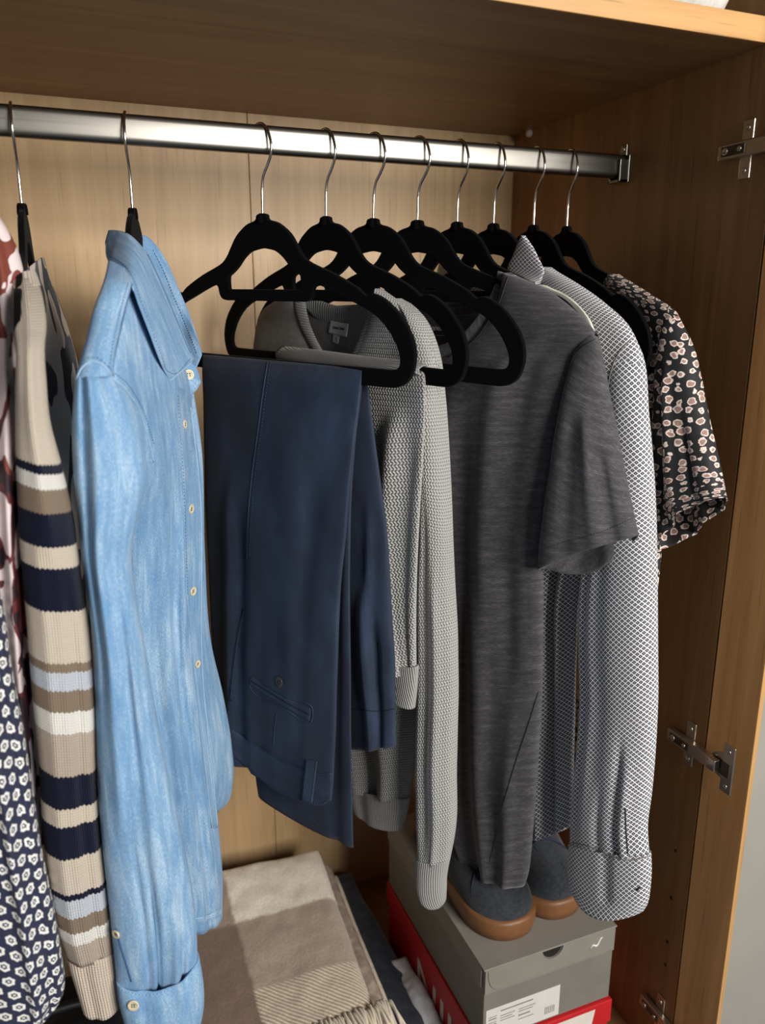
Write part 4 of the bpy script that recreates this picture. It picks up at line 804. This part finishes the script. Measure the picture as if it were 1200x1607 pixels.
# --- pebble print top on the tenth hanger
P10 = hplane(9); pt = thing('pebble_print_top', 'black short sleeve top with pink pebble print beside the right panel', 'top', (-.0854, ROD_Y, -.24))
loft('body', P10, [(955, 430, .0, 961, 430, 0), (948, 450, .004, 1018, 463, 0), (946, 478, .006, 1056, 490, 0), (950, 530, .008, 1066, 530, 0), (955, 600, .008, 1062, 600, .002), (960, 700, .008, 1052, 700, .004), (960, 800, .008, 1040, 800, .004), (955, 867, .008, 1035, 867, .004), (945, 910, .008, 1031, 910, .004), (930, 1000, .008, 1018, 1000, .004), (905, 1100, .008, 1000, 1100, .004), (890, 1230, .008, 985, 1240, .004)],
     'pebbles', pt, [.003, .01, .012, .014, .016, .016, .016, .014, .014, .014, .014, .014], .012, folds=[(.6, .6, .08, .007, .2, 1), (.8, .78, .05, -.006, .2, 1)], uvs=.95, wr=.002, seed=71, nu=36, nv=100)
loft('sleeve', P10, [(1050, 482, 0, 1062, 496, -.002), (1040, 530, .006, 1080, 540, -.004), (1034, 590, .01, 1092, 592, -.004), (1030, 660, .012, 1104, 655, -.002), (1027, 730, .014, 1119, 718, 0), (1026, 800, .014, 1129, 762, 0), (1030, 845, .014, 1132, 777, 0), (1036, 862, .014, 1133, 781, 0)],
     'pebbles', pt, [.004, .012, .016, .018, .02, .02, .018, .017], [.004, .012, .016, .018, .02, .02, .02, .02], folds=[(.5, .55, .07, .006, .2, 1), (.32, .3, .06, -.007, .2, 1), (.75, .78, .05, -.005, .4, 1)], uvs=.95, wr=.002, seed=72, nu=38, nv=70, cap=False, bow=-.012, bowb=.002)

# ------------------------------------------------------------------ on the shelf above
tf = thing('fleece_blanket', 'pale grey fleece blanket lying on top of the shelf', 'blanket', (-.12, -.33, .0245))
def slab(name, xs, ys, zfun, th, mat, parent, nu=40, nv=40, uv0=(0, 0), r=.02, wr=.002, seed=0, ws=18):
    """soft folded cloth: top zfun(x, y), thickness th, all rims rounded"""
    V = []; U = []; N = nu * 2
    for i in range(nv + 1):
        v = i / nv
        for j in range(nu + 1):
            u = j / nu; x = xs(u, v); y = ys(u, v)
            e = min(u, 1 - u) * abs(xs(1, v) - xs(0, v)); e2 = min(v, 1 - v) * abs(ys(u, 1) - ys(u, 0))
            k = min(e, e2); dz = r - math.sqrt(max(0, r * r - (r - min(k, r)) ** 2)) if r else 0
            nz = noise.noise(Vector((x * ws, y * ws, seed))) + .5 * noise.noise(Vector((x * ws * 2.6, y * ws * 2.6, seed + 5)))
            V.append((x, y, zfun(x, y) - dz + wr * nz)); U.append((x - uv0[0], y - uv0[1]))
    M_ = len(V); V += [(x, y, min(z, zfun(x, y)) - (th if False else 0)) for x, y, z in V]
    for q in range(M_):
        x, y, z = V[q]; V[M_ + q] = (x, y, zfun(x, y) - th + (zfun(x, y) - z) * .9)
    U += U; I = lambda i, j: i * (nu + 1) + j; Fc = []
    for i in range(nv):
        for j in range(nu):
            Fc.append((I(i, j), I(i, j + 1), I(i + 1, j + 1), I(i + 1, j))); Fc.append(tuple(M_ + q for q in (I(i, j), I(i + 1, j), I(i + 1, j + 1), I(i, j + 1))))
    ring = [I(0, j) for j in range(nu + 1)] + [I(i, nu) for i in range(1, nv + 1)] + [I(nv, j) for j in range(nu - 1, -1, -1)] + [I(i, 0) for i in range(nv - 1, 0, -1)]
    for a, b in zip(ring, ring[1:] + ring[:1]): Fc.append((a, M_ + a, M_ + b, b))
    o = link(name, mesh(name, V, Fc, U), mat, parent)
    bm = bmesh.new(); bm.from_mesh(o.data); bmesh.ops.recalc_face_normals(bm, faces=bm.faces); bm.to_mesh(o.data); bm.free(); return o
slab('folded_fleece', lambda u, v: -.36 + .315 * u + .01 * math.sin(v * 3), lambda u, v: -.516 + .38 * v, lambda x, y: .0245 + .09 + .006 * math.sin(x * 20), .0895, 'fleece', tf, 30, 30, r=.025, wr=.003)

# ------------------------------------------------------------------ on the floor: folded blankets and clothes
wz = -1.2
cbk = thing('checked_blanket', 'folded cream and brown checked wool blanket with fringe', 'blanket', (-.55, -.3, -1.26))
def ztop(x, y): return wz - .006 * smooth01((y + .5) / .1) * 0 + .012 * math.exp(-((y + .1) / .07) ** 2) - .02 * smooth01((-.2 - y) / .4)
slab('top_fold', lambda u, v: -.69 + (.305 - .02 * (1 - v)) * u, lambda u, v: -.425 + .365 * v - .02 * u * v, ztop, .042, 'checks', cbk, 60, 60, (-.8 + .05, -.47), .022, .0035, 3)
slab('under_fold', lambda u, v: -.69 + (.322 - .012 * (1 - v)) * u, lambda u, v: -.52 + .44 * v, lambda x, y: ztop(x, y) - .038, .022, 'wool_taupe', cbk, 50, 40, (0, 0), .014, .003, 4)
slab('under_edge', lambda u, v: -.69 + (.332 - .012 * (1 - v)) * u, lambda u, v: -.52 + .43 * v, lambda x, y: ztop(x, y) - .059, .014, 'wool_cream', cbk, 50, 40, (0, 0), .008, .002, 6)
random.seed(5); V, Fc = [], []
for i in range(90):
    x = -.66 + .275 * (i / 89) + random.uniform(-.002, .002); y0 = -.412 - .008 * random.random()
    z0 = ztop(x, y0) + .003; ex = random.uniform(-.012, .012); L = random.uniform(.045, .06)
    pts = [(x, y0 + .01, z0 - .002), (x, y0, z0 + .002), (x + ex * .4, y0 - L * .5, z0 + random.uniform(.001, .006)), (x + ex, y0 - L, z0 - .006 + random.uniform(-.004, .004))]
    v, f = tube_geo(spl(np.linspace(0, 1, 8), np.linspace(0, 1, 4), pts), .0022, 5); b = len(V); V += v; Fc += [tuple(k + b for k in q) for q in f]
o = link('fringe', mesh('fringe', V, Fc), 'wool_cream', cbk); o['kind'] = 'stuff'
fj = thing('folded_jeans', 'dark indigo jeans folded under the checked blanket', 'jeans', (-.5, -.3, -1.36))
slab('folded_denim', lambda u, v: -.69 + .373 * u + .012 * v * u - .006 * math.sin(v * 9) * u, lambda u, v: -.53 + .5 * v, lambda x, y: -1.292 + .004 * math.sin(y * 30), .066, 'jeans', fj, 60, 50, (0, 0), .018, .004, 8)
seam_v, seam_f = tube_geo([(-.36 + .003 * math.sin(t * 9), -.5 + .4 * t, -1.2905 + .004 * math.sin((-.5 + .4 * t) * 30)) for t in np.linspace(0, 1, 30)], .0012, 6); link('side_seam', mesh('side_seam', seam_v, seam_f), 'stitch_navy', fj)
wc = thing('white_garment', 'crumpled white garment wedged between jeans and red box', 'clothing', (-.31, -.35, -1.36))
slab('crumpled_cloth', lambda u, v: -.328 + .034 * u, lambda u, v: -.53 + .27 * v, lambda x, y: -1.29 + .005 * math.sin(y * 50), .068, 'white_cotton', wc, 14, 70, (0, 0), .012, .004, 9, 30)

# shoe boxes against the right panel
X0, X1, Y0, Y1 = -.292, -.088, -.505, -.175
rb = thing('red_shoe_box', 'red shoe box with white lettering under the grey shoe box', 'box', (-.19, -.34, FLOOR))
bm = bmesh.new(); box_bm(bm, (X0, Y0 - .002, FLOOR + .0005), (X1, Y1, -1.2245), .0012); from_bm('carton', bm, 'card_red', rb)
bm = bmesh.new(); box_bm(bm, (X0 - .003, Y0 - .005, -1.262), (X1 + .003, Y1 + .003, -1.2235), .0012); from_bm('lid', bm, 'card_red', rb)
def flat_poly(name, pts, P0, ax, ay, th, mat, parent):
    """flat printed shape on a face: pts in metres along ax, ay from P0"""
    ax = Vector(ax); ay = Vector(ay); n = ax.cross(ay); bm = bmesh.new(); P0 = Vector(P0)
    f = bm.faces.new([bm.verts.new(P0 + ax * a + ay * b) for a, b in pts]); r = bmesh.ops.extrude_face_region(bm, geom=[f])
    for e in r['geom']:
        if isinstance(e, bmesh.types.BMVert): e.co += n * th
    bmesh.ops.recalc_face_normals(bm, faces=bm.faces); return from_bm(name, bm, mat, parent)
# white curved panel on the red front
flat_poly('white_panel', [(.0, 0), (.14, 0), (.152, .03), (.165, .06), (.172, .1), (.035, .1), (.02, .08)], (X0 + .006, Y0 - .0052, FLOOR + .03), (1, 0, 0), (0, 0, 1), .0003, 'card_white', rb)
o = link('lettering', text_mesh('lettering', 'NIKE', .105), 'card_white', None); o.matrix_world = Matrix.Translation((X0 - .0005, -.405, -1.3)) @ Matrix(((0, -1, 0), (0, 0, 1), (-1, 0, 0))).transposed().to_4x4() @ Matrix.Diagonal((1., .8, 1, 1))
o.parent = rb; o.matrix_parent_inverse = rb.matrix_basis.inverted()
gb = thing('grey_shoe_box', 'grey shoe box with a lid flap and white label, topmost of its stack', 'box', (-.19, -.34, -1.2225))
bm = bmesh.new(); box_bm(bm, (X0, Y0, -1.2225), (X1, Y1, -1.104), .0012); from_bm('carton', bm, 'card_grey', gb)
bm = bmesh.new(); box_bm(bm, (X0 - .0025, Y0 - .0025, -1.1025), (X1 + .0025, Y1 + .0025, -1.1), .001)
box_bm(bm, (X0 - .0025, Y0 + .006, -1.135), (X0 - .0005, Y1, -1.101), .0006); box_bm(bm, (X1 + .0005, Y0 + .006, -1.135), (X1 + .0025, Y1, -1.101), .0006)
from_bm('lid', bm, 'card_lid', gb)
W_ = X1 - X0
fl = [(0, -.0385), (W_, -.0385), (W_, 0), (W_ / 2 + .0165, 0)] + [(W_ / 2 + .0165 * math.cos(a), -.0165 * math.sin(a)) for a in np.linspace(.2, math.pi - .2, 12)] + [(W_ / 2 - .0165, 0), (0, 0)]
flat_poly('lid_flap', fl, (X0, Y0 - .0004, -1.1015), (1, 0, 0), (0, 0, 1), .0016, 'card_lid', gb)
flat_poly('thumb_hole', [(.0150 * math.cos(a), -.0150 * math.sin(a)) for a in np.linspace(0, math.pi, 14)], (X0 + W_ / 2, Y0 - .0003, -1.1015), (1, 0, 0), (0, 0, 1), .0003, 'hole', gb)
V, Fc = tube_geo(spl(np.linspace(0, 1, 20), np.linspace(0, 1, 7), [(X0 + .004, Y0 - .0022, -1.104), (X0 + .005, Y0 - .0022, -1.118), (X0 + .012, Y0 - .0022, -1.133), (X0 + .03, Y0 - .0022, -1.1385), (X0 + .1, Y0 - .0022, -1.1395), (X0 + .15, Y0 - .0022, -1.1395), (X1 - .004, Y0 - .0022, -1.1395)]), .0008, 5); link('flap_crease', mesh('flap_crease', V, Fc), 'card_grey', gb)
lbx = flat_poly('size_label', [(0, 0), (.115, 0), (.115, .05), (0, .05)], (X0 + .004, Y0 - .0003, -1.219), (1, 0, 0), (0, 0, 1), .0004, 'white_label', gb); lbx['label'] = 'white size label'
k = 0
for (a, b, ww, hh) in [(.022, .041, .05, .0022), (.022, .033, .022, .0014), (.022, .029, .018, .0014), (.022, .025, .022, .0014), (.05, .033, .026, .0014), (.05, .029, .022, .0014), (.05, .022, .018, .0024), (.05, .016, .024, .0014), (.004, .036, .012, .0012), (.004, .032, .012, .0018), (.004, .027, .012, .001), (.004, .023, .012, .002), (.004, .018, .012, .0012), (.004, .013, .012, .0016)]:
    flat_poly('label_print', [(a, b), (a + ww, b), (a + ww, b + hh), (a, b + hh)], (X0 + .004, Y0 - .0007, -1.219), (1, 0, 0), (0, 0, 1), .0001, 'grey_ink', gb)
for q in range(6): flat_poly('label_print', [(.092 + q * .0028, .008), (.0935 + q * .0028, .008), (.0935 + q * .0028, .02), (.092 + q * .0028, .02)], (X0 + .004, Y0 - .0007, -1.219), (1, 0, 0), (0, 0, 1), .0001, 'grey_ink', gb)
V, Fc = tube_geo([(X0 + .163 + .02 * t, Y0 - .0024, -1.1245 + .011 * t + .003 * math.sin(t * 9)) for t in np.linspace(0, 1, 14)], [.0006 + .0012 * math.sin(math.pi * t) for t in np.linspace(0, 1, 14)], 5); link('emblem', mesh('emblem', V, Fc), 'card_white', gb)

# sneakers on the grey box
def outline(s, L=.28, Wd=.098):
    """half widths left, right at s = 0 heel .. 1 toe"""
    s = np.asarray(s, float); k = spl(s, [0, .1, .3, .5, .66, .78, 1], [.62, .64, .68, .76, .95, 1, 1])
    k = np.where(s > .78, k * np.clip(1 - (np.clip(s - .78, 0, 1) / .22) ** 2.3, 0, 1) ** .46, k); k = np.where(s < .1, k * np.clip(1 - ((.1 - s) / .1) ** 2.2, 0, 1) ** .5, k); return k * Wd / 2
def sneaker(x, ytoe, turn, label, mirror=1):
    t = thing('sneaker', label, 'shoe', (x, ytoe, -1.1), 'pair of slate blue suede sneakers'); t.rotation_euler = (0, 0, R(turn))
    L = .275; S = (1 - np.cos(np.linspace(0, math.pi, 34))) / 2
    def loop(z, grow=0.):
        w_ = outline(S) + grow; cx = np.interp(S, [0, .4, .75, 1], [0, -.004, .004, .008]) * mirror
        w_[0] = w_[-1] = 0
        y = L * (1 - S); y = y + np.where(S > .5, -grow, grow)
        r_ = [(cx[i] + w_[i], y[i], z) for i in range(34)]; l_ = [(cx[i] - w_[i], y[i], z) for i in range(32, 0, -1)]; return r_ + l_
    def skin(name, loops, mat, cap_b=True, cap_t=True):
        V = [p for l in loops for p in l]; n = len(loops[0]); Fc = [(i * n + j, i * n + (j + 1) % n, (i + 1) * n + (j + 1) % n, (i + 1) * n + j) for i in range(len(loops) - 1) for j in range(n)]
        if cap_b: Fc.append(tuple(range(n)))
        if cap_t: Fc.append(tuple((len(loops) - 1) * n + j for j in range(n)))
        me = mesh(name, V, Fc); o = bpy.data.objects.new(name, me); C.objects.link(o); me.materials.append(MT[mat]); o.parent = t
        bm = bmesh.new(); bm.from_mesh(me); bmesh.ops.recalc_face_normals(bm, faces=bm.faces); bm.to_mesh(me); bm.free(); return o
    skin('sole', [loop(.0, -.002), loop(.001, 0), loop(.014, .002), loop(.026, .002), loop(.030, .001), loop(.031, -.003)], 'gum')
    def up(h0, k):
        # upper: k 0 at the welt, 1 at the ridge
        w_ = outline(S) * np.cos(k * math.pi / 2 * .86) ** .8 * .97; w_[0] = w_[-1] = 0; cx = np.interp(S, [0, .4, .75, 1], [0, -.004, .004, .008]) * mirror
        top = np.interp(S, [0, .06, .25, .45, .6, .75, .9, .97, 1], [.075, .078, .066, .078, .066, .042, .032, .022, .012]); z = .028 + top * math.sin(k * math.pi / 2)
        y = L * (1 - S) * (1 - .02 * k) + .003
        return [(cx[i] + w_[i], y[i], z[i]) for i in range(34)] + [(cx[i] - w_[i], y[i], z[i]) for i in range(32, 0, -1)]
    skin('upper', [up(0, k) for k in np.linspace(0, 1, 9)], 'suede')
    # toe seam, tongue, laces
    V, Fc = tube_geo([(.008 * mirror * .6 + .043 * math.sin(a), L * .26 - .01 + .03 * math.cos(a) * 1.0 - .02, .033 + .045 * math.cos(a * .98)) for a in np.linspace(-1.35, 1.35, 24)], .0016, 6)
    me = mesh('toe_seam', V, Fc); o = bpy.data.objects.new('toe_seam', me); me.materials.append(MT['lace']); C.objects.link(o); o.parent = t
    V, Fc = tube_geo([(0, L * .36, .083), (0, L * .46, .1), (0, L * .56, .115), (0, L * .6, .13)], [.016, .018, .019, .017], 10); V = [(p[0], p[1], p[2] - .012) for p in V]
    me = mesh('tongue', V, Fc); o = bpy.data.objects.new('tongue', me); me.materials.append(MT['lace']); C.objects.link(o); o.parent = t
    for q in range(5):
        yy = L * (.36 + .055 * q); zz = .085 + .009 * q
        V, Fc = tube_geo([(-.028, yy - .003, zz - .012), (-.012, yy, zz + .004), (0, yy + .002, zz + .007), (.012, yy, zz + .004), (.028, yy - .003, zz - .012)], .003, 6)
        me = mesh('lace', V, Fc); o = bpy.data.objects.new('lace', me); me.materials.append(MT['lace']); C.objects.link(o); o.parent = t
    V, Fc = tube_geo([(.036 * math.cos(a), L * .8 + .05 * math.sin(a), .1 - .008 * math.sin(a)) for a in np.linspace(0, 2 * math.pi, 26)], .006, 8)
    me = mesh('ankle_collar', V, Fc); o = bpy.data.objects.new('ankle_collar', me); me.materials.append(MT['tan_lining']); C.objects.link(o); o.parent = t
sneaker(-.236, -.478, 0, 'slate blue suede sneaker with gum sole, nearer the box left edge', 1)
sneaker(-.138, -.470, 0, 'slate blue suede sneaker with gum sole, nearer the right side panel', -1)

# black bag and olive cloth at lower left
bg = thing('black_bag', 'black nylon bag standing below the striped sweater cuff', 'bag', (-.77, -.42, FLOOR))
slab('bag_body', lambda u, v: -.875 + .16 * u, lambda u, v: -.52 + .2 * v, lambda x, y: -1.085 + .004 * math.sin(x * 30), .27, 'black_bag', bg, 30, 24, (0, 0), .03, .003, 12)
V = tube_geo(spl(np.linspace(0, 1, 30), np.linspace(0, 1, 6), [(-.85, -.40, -1.10), (-.845, -.40, -1.08), (-.82, -.40, -1.068), (-.77, -.40, -1.068), (-.745, -.40, -1.08), (-.74, -.40, -1.10)]), .006, 8); link('handle', mesh('handle', *V), 'black_bag', bg)
V, Fc = tube_geo([(-.87, -.5225, -1.105), (-.84, -.5235, -1.105), (-.76, -.5235, -1.105), (-.72, -.5225, -1.105)], .003, 6); link('piping', mesh('piping', V, Fc), 'black_bag', bg)
oc = thing('folded_cloth', 'olive grey folded cloth behind the black bag', 'clothing', (-.83, -.2, FLOOR))
slab('cloth', lambda u, v: -.90 + .09 * u, lambda u, v: -.29 + .2 * v, lambda x, y: -1.08, .28, 'olive', oc, 20, 20, (0, 0), .02, .003, 14)
